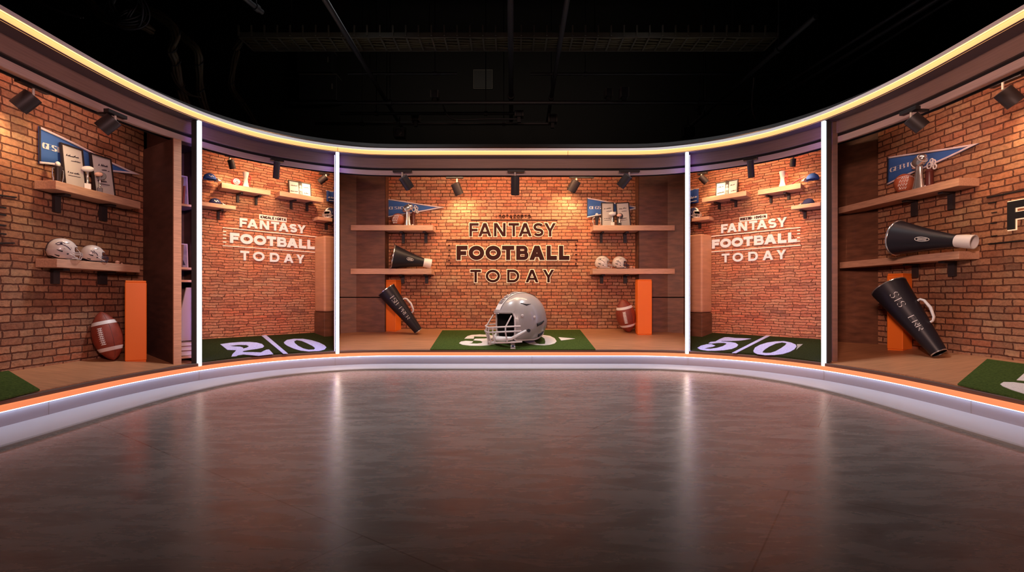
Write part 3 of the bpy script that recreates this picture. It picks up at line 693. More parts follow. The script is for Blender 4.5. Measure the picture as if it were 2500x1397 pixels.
floor_poly(B3, [(560, 235), (600, 200), (660, 182), (780, 174), (920, 180), (1010, 200), (1010, 222), (940, 230), (1000, 245), (1035, 285), (1010, 310), (930, 330), (800, 340), (640, 338), (530, 325), (480, 303), (510, 278), (580, 268), (685, 275), (670, 295), (620, 308), (740, 309), (810, 300), (822, 284), (790, 267), (690, 260), (715, 237), (860, 235), (900, 228), (905, 208), (700, 203), (695, 235)], z30, 0.013, e, 'painted_numeral', M_turfpaint, inv)
floor_poly(B3, [(1600, 182), (1700, 182), (1800, 195), (1870, 230), (1898, 275), (1870, 305), (1800, 325), (1720, 333), (1600, 328), (1500, 310), (1440, 280), (1400, 245), (1420, 210), (1500, 188)], z30, 0.013, e, 'painted_numeral', M_turfpaint, inv,
           holes=[[(1560, 225), (1610, 203), (1680, 207), (1722, 235), (1735, 280), (1728, 314), (1650, 318), (1600, 300), (1570, 260)]])
floor_poly(B3, [(1925, 215), (2165, 235), (1965, 262)], z30, 0.013, e, 'painted_arrow', M_turfpaint, inv)
floor_poly(B3, [(1228, 384), (1236, 260), (1288, 260), (1300, 384)], z30, 0.013, e, 'yard_line', M_turfpaint, inv)
floor_poly(B3, [(1247, 365), (1248, 340), (1280, 340), (1281, 365), (1272, 365), (1264, 350), (1257, 365)], z30, 0.0175, e, 'line_mark', M_cloth, inv, 0.002)
z20 = lambda x, y: (480 + x / 6.944, 780 + y / 6.944)
e, inv = turf_root(B2, 660, 850, 'painted two-zero numerals and yard line on dark green turf', 'turf marking'); e.name = 'turf_marking'
floor_poly(B2, [(400, 428), (560, 405), (750, 390), (900, 390), (1020, 400), (1110, 425), (1145, 460), (1120, 485), (1030, 505), (900, 522), (800, 540), (775, 552), (800, 562), (950, 563), (1090, 568), (1130, 545), (1180, 522), (1230, 518), (1300, 595), (1050, 622), (1000, 618), (900, 610), (790, 600), (700, 615), (675, 630), (590, 636), (610, 595), (660, 545), (672, 528), (520, 522)], z20, 0.002, e, 'painted_numeral', M_glitter, inv,
           holes=[[(545, 458), (700, 437), (840, 440), (888, 462), (850, 487), (785, 503), (790, 487), (740, 470), (640, 466)]])
floor_poly(B2, [(1478, 395), (1530, 355), (1650, 335), (1800, 335), (1950, 360), (2080, 400), (2170, 445), (2200, 480), (2170, 515), (2080, 540), (1900, 550), (1760, 535), (1640, 500), (1540, 455), (1490, 420)], z20, 0.002, e, 'painted_numeral', M_glitter, inv,
           holes=[[(1655, 375), (1700, 357), (1780, 370), (1870, 410), (1960, 455), (2010, 495), (1990, 518), (1900, 522), (1810, 500), (1720, 455), (1665, 410)]])
floor_poly(B2, [(1100, 283), (1175, 270), (1550, 588), (1470, 590)], z20, 0.002, e, 'yard_line', M_glitter, inv)
z50 = lambda x, y: (1680 + x / 7.353, 790 + y / 7.353)
e, inv = turf_root(B4, 1840, 850, 'painted five-zero numerals and yard line on dark green turf', 'turf marking'); e.name = 'turf_marking'
floor_poly(B4, [(165, 445), (230, 405), (330, 380), (420, 378), (490, 405), (440, 425), (350, 440), (290, 458), (400, 462), (520, 445), (620, 415), (680, 380), (690, 365), (640, 353), (540, 354), (420, 366), (365, 362), (400, 338), (490, 330), (560, 290), (650, 255), (720, 252), (850, 268), (1000, 272), (1130, 280), (1050, 295), (950, 310), (800, 318), (590, 319), (600, 330), (760, 340), (850, 355), (900, 390), (870, 430), (780, 465), (650, 485), (500, 495), (350, 495), (220, 475)], z50, 0.002, e, 'painted_numeral', M_glitter, inv)
floor_poly(B4, [(1170, 500), (1200, 440), (1290, 390), (1420, 350), (1560, 330), (1720, 325), (1850, 350), (1930, 385), (1945, 420), (1910, 470), (1830, 515), (1700, 555), (1550, 572), (1380, 575), (1240, 555), (1180, 525)], z50, 0.002, e, 'painted_numeral', M_glitter, inv,
           holes=[[(1335, 520), (1370, 480), (1460, 420), (1580, 365), (1690, 345), (1770, 360), (1740, 400), (1660, 455), (1570, 505), (1480, 535), (1390, 538), (1340, 530)]])
floor_poly(B4, [(1430, 207), (1500, 213), (865, 538), (783, 536)], z50, 0.002, e, 'yard_line', M_glitter, inv)
floor_poly(B4, [(1950, 380), (2060, 378), (1940, 480), (1960, 430)], z50, 0.002, e, 'painted_arrow', mat('turf_paint_faded', (0.30, 0.29, 0.27), 0.8), inv)
e, inv = turf_root(B1, 30, 940, 'corner of a green turf mat on the wood floor of the bookcase bay')
floor_poly(B1, [(-200, 944), (20.5, 908.5), (97, 954.5), (-200, 1030)], I, 0.001, e, 'turf', M_turf, inv, 0.012)
e, inv = turf_root(B5, 2450, 930, 'corner of a painted green turf mat below the black letter F')
floor_poly(B5, [(2337.7, 941), (2410, 879.7), (2640, 911), (2640, 1012)], I, 0.001, e, 'turf', M_turf, inv, 0.012)
floor_poly(B5, [(2442, 943), (2450, 938), (2475, 938.5), (2530, 946), (2530, 978), (2500, 966.5), (2470, 957), (2448, 948)], I, 0.013, e, 'painted_numeral', M_turfpaint, inv)
floor_poly(B5, [(2482, 933), (2502, 915), (2540, 912), (2540, 938)], I, 0.013, e, 'painted_numeral', M_turfpaint, inv)

# ------------------------------------------------------------------ helmets
def hphi(th):
    t = abs(th)
    def ss(a, b, x): x = min(max((x - a) / (b - a), 0), 1); return x * x * (3 - 2 * x)
    return math.radians(75 + 59 * ss(46, 62, t) - 14 * ss(105, 165, t))
def hsurf(th, ph, k=1.0):
    """helmet surface: th longitude in degrees (0 = forward), ph polar angle in radians"""
    t = math.radians(th)
    x = 0.5 * math.sin(ph) * math.cos(t); y = 0.39 * math.sin(ph) * math.sin(t); z = 0.46 * math.cos(ph)
    if ph > PI / 2:
        q = (ph - PI / 2) / 0.77; w = max(0.0, 1 - abs(abs(th) - 62) / 50)
        x += 0.13 * q * w; z *= 1.0 + 0.10 * q
        y *= 1 + 0.05 * q * w
    elif math.cos(t) < 0: x *= 1 - 0.05 * math.sin(ph)
    return Vector((x * k, y * k, 0.47 + z * k))
HELM = {}
def helmet_meshes():
    TH = [-180 + 360 * i / 72 for i in range(72)]; NT = 22
    b = MB(); b.grid([[hsurf(th, hphi(th) * max(k, 0.02) / NT) for th in TH] for k in range(NT + 1)], closed=True)
    b.f.append(tuple(range(72))); HELM['shell'] = b
    b = MB(); b.grid([[hsurf(th, (hphi(th) - 0.01) * max(k, 0.02) / NT, 0.93) for th in TH] for k in range(NT + 1)], closed=True); b.f.append(tuple(range(72))); HELM['padding'] = b
    b = MB(); b.tube([hsurf(th, hphi(th), 0.985) for th in TH], 0.016, 8, closed=True); HELM['rim'] = b
    b = MB()
    for z, fx, sx, ys in ((0.335, 0.64, 0.26, 0.375), (0.255, 0.655, 0.25, 0.38), (0.075, 0.60, 0.22, 0.36)):
        b.tube([(sx + (fx - sx) * math.cos(a) ** 0.8 if abs(a) < 1.57 else sx, ys * math.sin(a), z + 0.03 * abs(math.sin(a))) for a in [math.radians(-90 + 180 * i / 24) for i in range(25)]], 0.0135, 8)
    for a, top in ((-0.30, 0.335), (0.30, 0.335), (0.0, 0.335), (-0.95, 0.54), (0.95, 0.54)):
        c = math.cos(a) ** 0.8; s_ = math.sin(a)
        pts = [(0.22 + 0.38 * c, 0.36 * s_, 0.075 + 0.03 * abs(s_)), (0.25 + 0.405 * c, 0.38 * s_, 0.255 + 0.03 * abs(s_)), (0.26 + 0.38 * c, 0.375 * s_, 0.335 + 0.03 * abs(s_))]
        if top > 0.5: pts.append((0.22 + 0.25 * c, 0.36 * s_, top))
        b.tube(pts, 0.0125, 8)
    HELM['face_mask'] = b
    b = MB()
    for q in (-1, 1):
        b.tube([hsurf(q * 78, 1.95, 1.02), hsurf(q * 62, 2.12, 1.04), Vector((0.36, q * 0.27, 0.16)), Vector((0.45, q * 0.12, 0.14)), Vector((0.47, 0, 0.135))], [0.02, 0.024, 0.03, 0.05, 0.055], 8)
    HELM['chin_strap'] = b
    vl = []
    for q in (-1, 1):
        c = hsurf(q * 84, 1.95, 1.0)
        vl.append(MB().lathe([(0.02, -0.006), (0.035, -0.003), (0.035, 0.008)], 14, Matrix.Translation(c) @ Euler((q * PI / 2, 0, 0)).to_matrix().to_4x4()))
        for th, ph in ((100, 1.72), (112, 2.12)):
            vl.append(MB().tube([hsurf(q * th, ph + 0.05, 1.0), hsurf(q * (th + 10), ph, 1.0), hsurf(q * (th + 20), ph - 0.08, 1.0)], [0.03, 0.024, 0.01], 8))
        vl.append(MB().tube([hsurf(q * 62, 0.93, 0.995), hsurf(q * 76, 1.0, 0.995), hsurf(q * 98, 0.96, 0.99)], [0.008, 0.016, 0.004], 8))
    HELM['vent'] = vl
    b = MB()
    for q in (-1, 1):
        for th, ph in ((66, 1.42), (60, 2.16), (92, 1.48)):
            c = hsurf(q * th, ph, 1.01)
            b.lathe([(0.024, -0.012), (0.024, 0.003), (0.015, 0.008), (0.006, 0.009)], 14, Matrix.Translation(c) @ Euler((-q * PI / 2, 0, 0)).to_matrix().to_4x4())
    HELM['bolt'] = b
    b = MB(); rows = []
    for i in range(31):
        a = math.radians(-78 + 178 * i / 30)   # along the crown, front to back
        th = 0 if a < 0 else 180; ph = abs(a)
        c = hsurf(th, ph, 1.012); wd = 0.075
        rows.append([c + Vector((0, -wd, -0.006)), c + Vector((0, -wd * 0.5, 0)), c, c + Vector((0, wd * 0.5, 0)), c + Vector((0, wd, -0.006))])
    b.grid(rows); HELM['stripe'] = b
    b = MB(); rows = []
    for i in range(21):
        th = -48 + 96 * i / 20; p = hphi(th)
        rows.append([hsurf(th, p - 0.10, 1.005), hsurf(th, p - 0.09, 1.035), hsurf(th, p + 0.01, 1.045), hsurf(th, p + 0.03, 0.99)])
    b.grid(rows); HELM['brow_bumper'] = b
    b = MB()
    for q in (-1, 1):
        b.tube([hsurf(q * th, ph, 1.008) for th, ph in ((88, 1.05), (100, 0.92), (118, 0.98), (128, 1.12), (118, 1.22), (104, 1.16), (92, 1.22), (80, 1.38), (70, 1.6))], 0.014, 6)
        b.tube([hsurf(q * th, ph, 1.008) for th, ph in ((104, 1.02), (110, 1.08), (104, 1.12), (100, 1.07), (104, 1.02))], 0.016, 6)
    HELM['side_decal'] = b
    b = MB()
    for q in (-1, 1):
        b.tube([hsurf(q * th, ph, 1.008) for th, ph in ((112, 1.25), (100, 1.35), (96, 1.2), (92, 1.4), (84, 1.5), (80, 1.75))], 0.016, 6)
        b.tube([hsurf(q * th, ph, 1.008) for th, ph in ((106, 1.5), (98, 1.42), (90, 1.55))], 0.013, 6)
    HELM['side_decal2'] = b
    # plain block letters on the front stripe of the large helmet
    b = MB()
    for i, ph in enumerate((0.28, 0.56, 0.84)):
        for dth in (-1, 1):
            c0 = hsurf(0, ph - 0.09, 1.024); c1 = hsurf(0, ph + 0.09, 1.024)
            b.tube([c0 + Vector((0, 0.045 * dth, 0)), c1 + Vector((0, 0.045 * dth, 0))], 0.012, 6)
        for p2 in (ph - 0.09, ph, ph + 0.09)[(i % 2):]:
            c = hsurf(0, p2, 1.024); b.tube([c + Vector((0, -0.045, 0)), c + Vector((0, 0.045, 0))], 0.012, 6)
    HELM['stripe_decal'] = b
helmet_meshes()
def place_helmet(loc, rz, size, label, shell, mask, stripe=None, decal=None, group=None, big=False, name='football_helmet'):
    loc = (loc[0], loc[1], loc[2] - 0.058 * size)
    root = empty(name, loc, rz, label, 'helmet', group); root.scale = (size, size, size)
    sh = HELM['shell'].build('shell', shell, root, smooth=50); recalc(sh)
    md = sh.modifiers.new('thick', 'SOLIDIFY'); md.thickness = 0.018; md.offset = -1
    HELM['padding'].build('padding', M_pad, root, smooth=60)
    HELM['rim'].build('rim', mask if not big else M_maskgrey, sh, smooth=60)
    HELM['face_mask'].build('face_mask', mask, root, smooth=60)
    HELM['chin_strap'].build('chin_strap', M_white, root, smooth=60)
    for vb in HELM['vent']: vb.build('vent', M_pad, sh, smooth=60)
    HELM['bolt'].build('bolt', M_maskgrey, sh, smooth=40)
    HELM['brow_bumper'].build('brow_bumper', M_maskgrey if not big else shell, sh, smooth=50)
    if stripe: st = HELM['stripe'].build('stripe', stripe, sh, smooth=60)
    if big: HELM['stripe_decal'].build('decal', M_maskgrey if not big else MATS['helmet_grey'], sh, smooth=60)
    if decal: HELM[decal].build('decal', M_masknavy, sh, smooth=60)
    return root
# big grey helmet standing on the thirty-yard turf, face to the left
pf = B3.hitfloor(1268, 838)
place_helmet((pf.x + 0.02, pf.y, pf.z + 0.012), math.radians(180 + 33), 0.83, 'very large grey football helmet standing on the thirty-yard turf', M_shellgrey, M_maskgrey, stripe=M_white, big=True)

def face_rz(px): return math.atan2(-(px - 1250) / F, 1)     # turned square to the line of sight
def on_shelf(sh, px, v):
    bay, z, vf = sh; u, _, d = bay.hit(px, HOR, v); p = bay.w(u, v, z); return p, d
def span(px, d): return math.sqrt(1 + ((px - 1250) / F) ** 2)  # stretch of a wide lens off axis

# small helmets on the lower shelves
def shelf_helmet(sh, x0, x1, v, label, decal, mask, group, yaw=0.0, shell=None):
    xc = (x0 + x1) / 2; p, d = on_shelf(sh, xc, v)
    size = (x1 - x0) * d / F / span(xc, d) / 1.17
    rz = face_rz(xc) * 0.55 + sh[0].rz * 0.45 if sh[0] in (B1,) else sh[0].rz
    # centre of the helmet's length sits a little ahead of its origin
    off = Vector((math.cos(rz + yaw), math.sin(rz + yaw), 0)) * 0.07 * size
    return place_helmet(p - off, rz + yaw, size, label, shell or M_shellwhite, mask, stripe=M_masknavy if decal == 'side_decal' else None, decal=decal, group=group)
GH = 'small white helmets on the lower shelves'
shelf_helmet(SH3LR, 1451, 1495, 0.17, 'small white helmet with a curved navy decal on the centre bay shelf', 'side_decal', M_maskgrey, GH, -0.25)
shelf_helmet(SH3LR, 1493, 1536, 0.17, 'small cream helmet with navy face mask on the centre bay shelf', 'side_decal2', M_masknavy, GH, -0.25)
shelf_helmet(SH1L, 109, 203, 0.12, 'larger white helmet with a curved navy decal on the shelf beside the bookcase', 'side_decal', M_maskgrey, GH, -0.1)
shelf_helmet(SH1L, 193, 266, 0.12, 'cream helmet with navy face mask on the shelf beside the bookcase', 'side_decal2', M_masknavy, GH, -0.1)

def little_ball(sh, x0, x1, v, label):
    xc = (x0 + x1) / 2; p, d = on_shelf(sh, xc, v); r = (x1 - x0) * d / F / span(xc, d) / 2
    prof = [(r * math.sin(PI * i / 14), r * (1 - math.cos(PI * i / 14)) * 0.9) for i in range(15)]; prof[0] = (r * 0.02, 0); prof[-1] = (r * 0.02, prof[-1][1])
    root = empty('small_ball', p, 0, label, 'ball', 'little peach balls on the lower shelves')
    MB().lathe(prof, 20).build('body', M_egg, root, smooth=60)
    MB().lathe([(r * 1.005 * math.sin(1.45), r * .9 * (1 - math.cos(1.45))), (r * 1.02, r * 0.9), (r * 1.005 * math.sin(1.69), r * .9 * (1 - math.cos(1.69)))], 20, cap=False).build('seam', M_frame, root, smooth=60)
little_ball(SH3LR, 1537, 1545, 0.2, 'little peach ball, the larger beside the cream helmet in the centre bay')
little_ball(SH3LR, 1546.5, 1551, 0.2, 'tiny peach ball, the smaller of two on the centre bay helmet shelf')
little_ball(SH1L, 280, 293, 0.12, 'little peach ball, the larger beside the cream helmet in the bookcase bay')
little_ball(SH1L, 294, 300.5, 0.12, 'tiny peach ball, the smaller of two on the bookcase bay helmet shelf')

# ------------------------------------------------------------------ footballs
def ball_r(z, R, A):
    q = min(1.0, abs(z) / A); return R * max(0.0, (1 - q ** 2.05)) ** 0.72
def football(loc, tilt, R, A, label, spin=0.0, mat_body=None, group=None, lean=0.0):
    root = empty('football', loc, 0, label, 'football', group)
    Mx = Euler((lean, tilt, 0)).to_matrix().to_4x4() @ Euler((0, 0, spin)).to_matrix().to_4x4()
    # lowest point of the turned ball touches the floor
    zs = [-A + 2 * A * i / 40 for i in range(41)]
    low = min((Mx @ Vector((ball_r(z, R, A) * math.cos(a), ball_r(z, R, A) * math.sin(a), z))).z for z in zs for a in [k * PI / 12 for k in range(24)])
    T = Matrix.Translation((0, 0, -low)) @ Mx
    prof = [(max(ball_r(-A + 2 * A * (0.5 - 0.5 * math.cos(PI * i / 40)), R, A), 0.002), -A + 2 * A * (0.5 - 0.5 * math.cos(PI * i / 40))) for i in range(41)]
    MB().lathe(prof, 40, T).build('body', mat_body or M_leather, root, smooth=60)
    for z0, z1 in ((0.46, 0.60), (-0.60, -0.46)):
        p2 = [(ball_r(A * (z0 + (z1 - z0) * i / 8), R, A) + 0.0025, A * (z0 + (z1 - z0) * i / 8)) for i in range(9)]
        MB().lathe(p2, 40, T, cap=False).build('stripe', M_white, root, smooth=60)
    b = MB(); wl = R * 0.16
    fnp = lambda z, t, k: T @ Vector(((ball_r(z, R, A) + k) * math.cos(t - PI / 2), (ball_r(z, R, A) + k) * math.sin(t - PI / 2), z))
    b.tube([fnp(A * (-0.34 + 0.68 * i / 12), -0.02, 0.004) for i in range(13)], R * 0.035, 6)
    b.tube([fnp(A * (-0.34 + 0.68 * i / 12), 0.09, 0.004) for i in range(13)], R * 0.03, 6)
    for k in range(9):
        z = A * (-0.32 + 0.64 * k / 8); b.tube([fnp(z, -0.13, 0.003), fnp(z, 0.03, 0.009), fnp(z, 0.2, 0.003)], R * 0.035, 6)
    b.build('laces', M_white, root, smooth=60)
    b = MB()
    for t in (0.75, -0.9, 2.3, -2.4): b.tube([fnp(A * (-0.92 + 1.84 * i / 24), t, 0.0) for i in range(25)], R * 0.010, 5)
    b.build('seam', M_frame, root, smooth=60)
    return root
p = B3.hitfloor(1528, 812); d = p.y
football(p, math.radians(-13), 23.5 * d / F, 42 * d / F, 'brown football with two white bands standing beside the centre bay pylon', spin=-0.35, lean=0.12)
p = B1.hitfloor(262, 880); d = p.y
football(p, math.radians(-13), 38 * d / F / 1.25, 61 * d / F, 'brown football with white laces standing beside the bookcase bay pylon', spin=math.radians(40) - 0.45, lean=0.05)

# ------------------------------------------------------------------ pylons
def pylon(loc, rz, w, dpt, h, label):
    root = empty('end_zone_pylon', loc, rz, label, 'pylon', 'orange end zone pylons')
    MB().box2((-w / 2, -dpt / 2, 0.012), (w / 2, dpt / 2, h - 0.02)).build('body', M_orange, root, bevel=0.008, seg=3)
    MB().box2((-w / 2 + 0.003, -dpt / 2 + 0.003, h - 0.02), (w / 2 - 0.003, dpt / 2 - 0.003, h)).build('top_cap', M_orange, root, bevel=0.008, seg=3)
    MB().box2((-w / 2 + 0.004, -dpt / 2 + 0.004, -0.03), (w / 2 - 0.004, dpt / 2 - 0.004, 0.012)).build('base', M_orange, root, bevel=0.003)
    return root
def pylon_front(bay, x0, x1, ytop, ybot, label, rot_extra=0.0, dpt=0.22):
    xc = (x0 + x1) / 2; p = bay.hitfloor(xc, ybot); d = p.y
    rz = face_rz(xc) if bay is B1 else rot_extra
    w = (x1 - x0) * d / F / (span(xc, d) if bay is B1 else 1.0)
    back = Vector((math.sin(-rz), math.cos(rz), 0)) * (dpt / 2)
    c = Vector((p.x, p.y, 0)) + back; c.z = p.z
    return pylon(c, rz, w, dpt, (ybot - ytop) * d / F, label)
pylon_front(B3, 1557, 1592, 682.5, 818.5, 'bright orange pylon beside the football in the centre bay', dpt=0.17)
pylon_front(B1, 305, 358.5, 685.3, 883.5, 'tall orange pylon standing beside the bookcase', dpt=0.16)
def pylon_corner(bay, xl, xm, xr, ytop, ybot, label):
    """two faces seen, meeting at xm"""
    p = bay.hitfloor(xm, ybot); d = p.y; a = (xm - 1250) / F
    view = math.atan2(1, a)                                   # direction of sight in plan
    n = span(xm, d); L = (xm - xl) * d / F / n; R = (xr - xm) * d / F / n
    w = math.hypot(L, R); th = math.atan2(R, L)
    left = Vector((math.cos(view + PI / 2 - th), math.sin(view + PI / 2 - th), 0)); right = Vector((math.cos(view - PI / 2 + (PI / 2 - th)), math.sin(view - PI / 2 + (PI / 2 - th)), 0))
    c = p + left * w / 2 + right * w / 2
    return pylon(c, math.atan2(-left.y, -left.x), w, w, (ybot - ytop) * d / F, label)
pylon_corner(B3, 938, 966, 980, 683, 810, 'red-orange pylon behind the leaning megaphone in the centre bay')
pylon_corner(B5, 2164, 2204, 2228, 667, 857, 'red-orange pylon behind the leaning megaphone near the black letter F')

# ------------------------------------------------------------------ megaphones
def cone_frame(a, b_):
    """matrix taking +z from point a to point b_"""
    z = (Vector(b_) - Vector(a)); L = z.length; z.normalize()
    y = Vector((0, 1, 0)) if abs(z.y) < 0.9 else Vector((1, 0, 0))
    x = y.cross(z).normalized(); y = z.cross(x)
    return Matrix((x, y, z)).transposed().to_4x4(), L
def megaphone_lying(sh, xb, xm0, xm1, ybell0, ymouth0, v, label, yaw=0.24):
    """bell rim at xb on the left, white mouthpiece from xm0 to xm1 on the right"""
    bay, zs, vf = sh
    u0, _, d0 = bay.hit(xb, HOR, v); u2, _, d2 = bay.hit(xm1, HOR, v); um, _, _ = bay.hit(xm0, HOR, v)
    zt, zmt = bay.hit(xb, ybell0, v)[1], bay.hit(xm1, ymouth0, v)[1]
    R = (zt - zs) / 2; r = (zmt - zs) * 0.34; L = u2 - u0; Lm = um - u0
    root = empty('megaphone', bay.w(u0, v, zs), bay.rz, label, 'megaphone', 'megaphones')
    slope = math.atan2(R - r, L)
    T = Matrix.Translation((0, 0, R)) @ Euler((0, PI / 2 + slope * 0.80, yaw)).to_matrix().to_4x4()
    prof_r = lambda t: r + (R - r) * (1 - t) ** 1.35
    NT = 20; outer = [(prof_r(i / NT * Lm / L) , Lm * i / NT) for i in range(NT + 1)]
    inner = [(a - 0.008, z) for a, z in reversed(outer)]
    low = min((T @ Vector((a * math.cos(t), a * math.sin(t), z))).z for a, z in outer for t in [k * PI / 8 for k in range(16)])
    T = Matrix.Translation((0, 0, -low + 0.006)) @ T
    MB().lathe(outer + inner + [outer[0]], 48, T, cap=False).build('horn', M_mega, root, smooth=50)
    MB().lathe([(R + 0.004, -0.004), (R + 0.006, 0.004), (R + 0.001, 0.012), (R - 0.012, 0.012), (R - 0.012, -0.004), (R + 0.004, -0.004)], 48, T, cap=False).build('rim', M_silver, root, smooth=50)
    rm = prof_r(Lm / L)
    MB().lathe([(rm + 0.003, Lm - 0.004), (rm + 0.008, Lm + (L - Lm) * 0.5), (rm + 0.010, L), (rm + 0.002, L), (rm - 0.004, Lm + 0.01)], 40, T).build('mouthpiece', M_white, root, smooth=50)
    # football outline badge on the side
    b = MB(); z0 = L * 0.44; fn = lambda z, t: T @ Vector(((prof_r(z / L) + 0.003) * math.sin(t), (prof_r(z / L) + 0.003) * -math.cos(t), z))
    # side facing the room is local -y after the turn
    ring = [fn(z0 + 0.085 * L * math.cos(a), 0.0 + 0.20 * math.sin(a)) for a in [2 * PI * i / 28 for i in range(28)]]
    b.tube(ring, 0.0025, 5, closed=True)
    for dz in (-0.045, -0.03, -0.015, 0.0, 0.015, 0.03, 0.045): b.tube([fn(z0 + dz * L, -0.07), fn(z0 + dz * L, 0.07)], 0.0022, 4)
    for tt in (-0.085, 0.085): b.tube([fn(z0 - 0.055 * L, tt), fn(z0 + 0.055 * L, tt)], 0.002, 4)
    b.build('badge', M_white, root)
    return root
megaphone_lying(SH3LL, 959, 1035, 1053.5, 597, 633, 0.255, 'black megaphone with white mouthpiece lying on the centre bay shelf')
megaphone_lying(SH5L, 2192, 2308, 2342, 540, 578, 0.37, 'black megaphone with white mouthpiece lying on the shelf near the black letter F', yaw=0.27)

def megaphone_leaning(bay, bell0, bell1, tip0, tip1, vbell, handle, text, label, dv=0.06):
    vtip = bay.v_of(bay.hitfloor(*tip0)) + 0.03; vbell = vtip + dv
    """bell rim ends and small end ends given in picture pixels, at two distances from the wall"""
    def P(pp, v):
        u, z, d = bay.hit(pp[0], pp[1], v); return bay.w(u, v, z)
    a0, a1 = P(bell0, vbell), P(bell1, vbell); t0, t1 = P(tip0, vtip), P(tip1, vtip)
    A = (a0 + a1) / 2; Tp = (t0 + t1) / 2; R = (a1 - a0).length / 2 / 1.02; r = (t1 - t0).length / 2 / 1.02
    # the small end touches the floor
    M, L = cone_frame(Tp, A)
    root = empty('megaphone', Tp, 0, label, 'megaphone', 'megaphones')
    rr = lambda z: r + (R - r) * (z / L)
    outer = [(rr(L * i / 12), L * i / 12) for i in range(13)]
    MB().lathe(outer + [(a - 0.006, z) for a, z in reversed(outer)] + [outer[0]], 48, M, cap=False).build('horn', M_mega, root, smooth=50)
    MB().lathe([(R - 0.006, L - 0.006), (R + 0.004, L - 0.004), (R + 0.004, L + 0.005), (R - 0.006, L + 0.006), (R - 0.006, L - 0.006)], 48, M, cap=False).build('rim', M_silver, root, smooth=50)
    MB().lathe([(r - 0.004, -0.004), (r + 0.003, -0.003), (r + 0.003, 0.006), (r - 0.004, 0.006), (r - 0.004, -0.004)], 40, M, cap=False).build('tip_ring', M_silver, root, smooth=50)
    Mi = M.inverted()
    # which turn of the cone faces the camera / the upper right
    zc = Vector((M[0][2], M[1][2], M[2][2]))
    def ang(world_dir):
        q = Mi.to_3x3() @ Vector(world_dir); return math.atan2(q.y, q.x)
    cam = Vector((0, 0, H)) - (A + Tp) / 2
    acam = ang(cam)
    side = zc.cross(cam).normalized(); aside = ang(side if side.z > 0 else -side)
    sgn = 1 if math.sin(aside - acam) > 0 else -1
    fn = lambda z, off, k: M @ Vector(((rr(z) + k) * math.cos(acam + sgn * off), (rr(z) + k) * math.sin(acam + sgn * off), z))
    # handle on the upper side
    ah = 1.22
    h0, h1 = L * handle[0], L * handle[1]; b = MB()
    b.tube([fn(h0, ah, 0.004), fn(h0, ah, 0.030), fn(h0 + (h1 - h0) * 0.12, ah, 0.055), fn((h0 + h1) / 2, ah, 0.072), fn(h1 - (h1 - h0) * 0.12, ah, 0.055), fn(h1, ah, 0.030), fn(h1, ah, 0.004)], [0.012, 0.012, 0.014, 0.016, 0.014, 0.012, 0.012], 8)
    b.build('handle', M_white, root, smooth=60)
    # outlined letters running down the side
    s0, s1 = L * 0.84, L * 0.30; n = len(text); hh = 0.40
    b = MB()
    for q in small_quads(text, 0.0, s0 - s1, -0.5, 0.5, 0.006, gap=0.3):
        pts = [fn(s0 - x, 0.0 + (y * (0.045 + 0.03 * (1 - x / (s0 - s1)))) / max(rr(s0 - x), 0.05), 0.0035) for x, y in q]
        b.add(pts, [(0, 1, 2, 3)])
    o = b.build('lettering', M_white, root); md = o.modifiers.new('thick', 'SOLIDIFY'); md.thickness = 0.002
    return root
megaphone_leaning(B3, (922.6, 719), (963.6, 696.4), (1014, 815), (1030, 802), None, (0.66, 0.36), 'TSB PRER', 'black megaphone with white handle leaning on the centre bay pylon')
megaphone_leaning(B5, (2141.8, 719), (2199.4, 684.4), (2279, 869), (2307, 855), None, (0.66, 0.36), 'STS FERR', 'black megaphone with white handle leaning on the pylon near the black letter F', dv=0.14)

# ------------------------------------------------------------------ pennants
def pennant(bay, tl, bl, tip, v, text, tx, label):
    P = lambda p: bay.hit(p[0], p[1], v)[:2]
    a, c, t = Vector(P(tl)), Vector(P(bl)), Vector(P(tip)); o = (a + c) / 2
    root = empty('pennant', bay.w(o.x, v, o.y), bay.rz, label, 'pennant', 'blue felt pennants')
    a -= o; c -= o; t -= o; L = t.x
    def S(s, w, k=0.0):   # s along, w from bottom 0 to top 1
        p0 = c.lerp(t, s); p1 = a.lerp(t, s); p = p0.lerp(p1, w)
        return Vector((p.x, -0.012 * math.sin(s * 7.0) - 0.006 - k, p.y))
    n = 28; b = MB()
    rows = [[S(i / n * 0.985, w / 4) for w in range(5)] for i in range(n + 1)]
    b.grid(rows); o1 = b.build('felt', M_navy, root, smooth=60); md = o1.modifiers.new('thick', 'SOLIDIFY'); md.thickness = 0.004
    b = MB(); hgt = (a - c).length; tw = 0.06
    for w0, w1 in ((0.0, 1), (1.0, -1)):
        rows = []
        for i in range(n + 1):
            s = i / n; f = min(1.0, tw / max(1 - s, 0.06)); rows.append([S(s, w0, 0.010), S(s, w0 + w1 * min(f, 0.5), 0.010)])
        b.grid(rows)
    o2 = b.build('trim', M_trim, root, smooth=60); md = o2.modifiers.new('thick', 'SOLIDIFY'); md.thickness = 0.003
    b = MB(); b.grid([[S(0.0, w / 4, 0.006) for w in range(5)], [S(0.012, w / 4, 0.006) for w in range(5)]]); o3 = b.build('binding', M_frame, root); md = o3.modifiers.new('thick', 'SOLIDIFY'); md.thickness = 0.004
    if text:
        b = MB(); s0, s1, wc, hh = tx
        for q in small_quads(text, s0, s1, -0.5, 0.5, 0.016, gap=0.25):
            pts = []
            for s, y in q:
                pts.append(S(s, wc + y * hh * (1 / max(1 - s, 0.2)) * 0.8, 0.006))
            b.add(pts, [(0, 1, 2, 3)])
        o4 = b.build('lettering', M_white, root); md = o4.modifiers.new('thick', 'SOLIDIFY'); md.thickness = 0.003
    return root
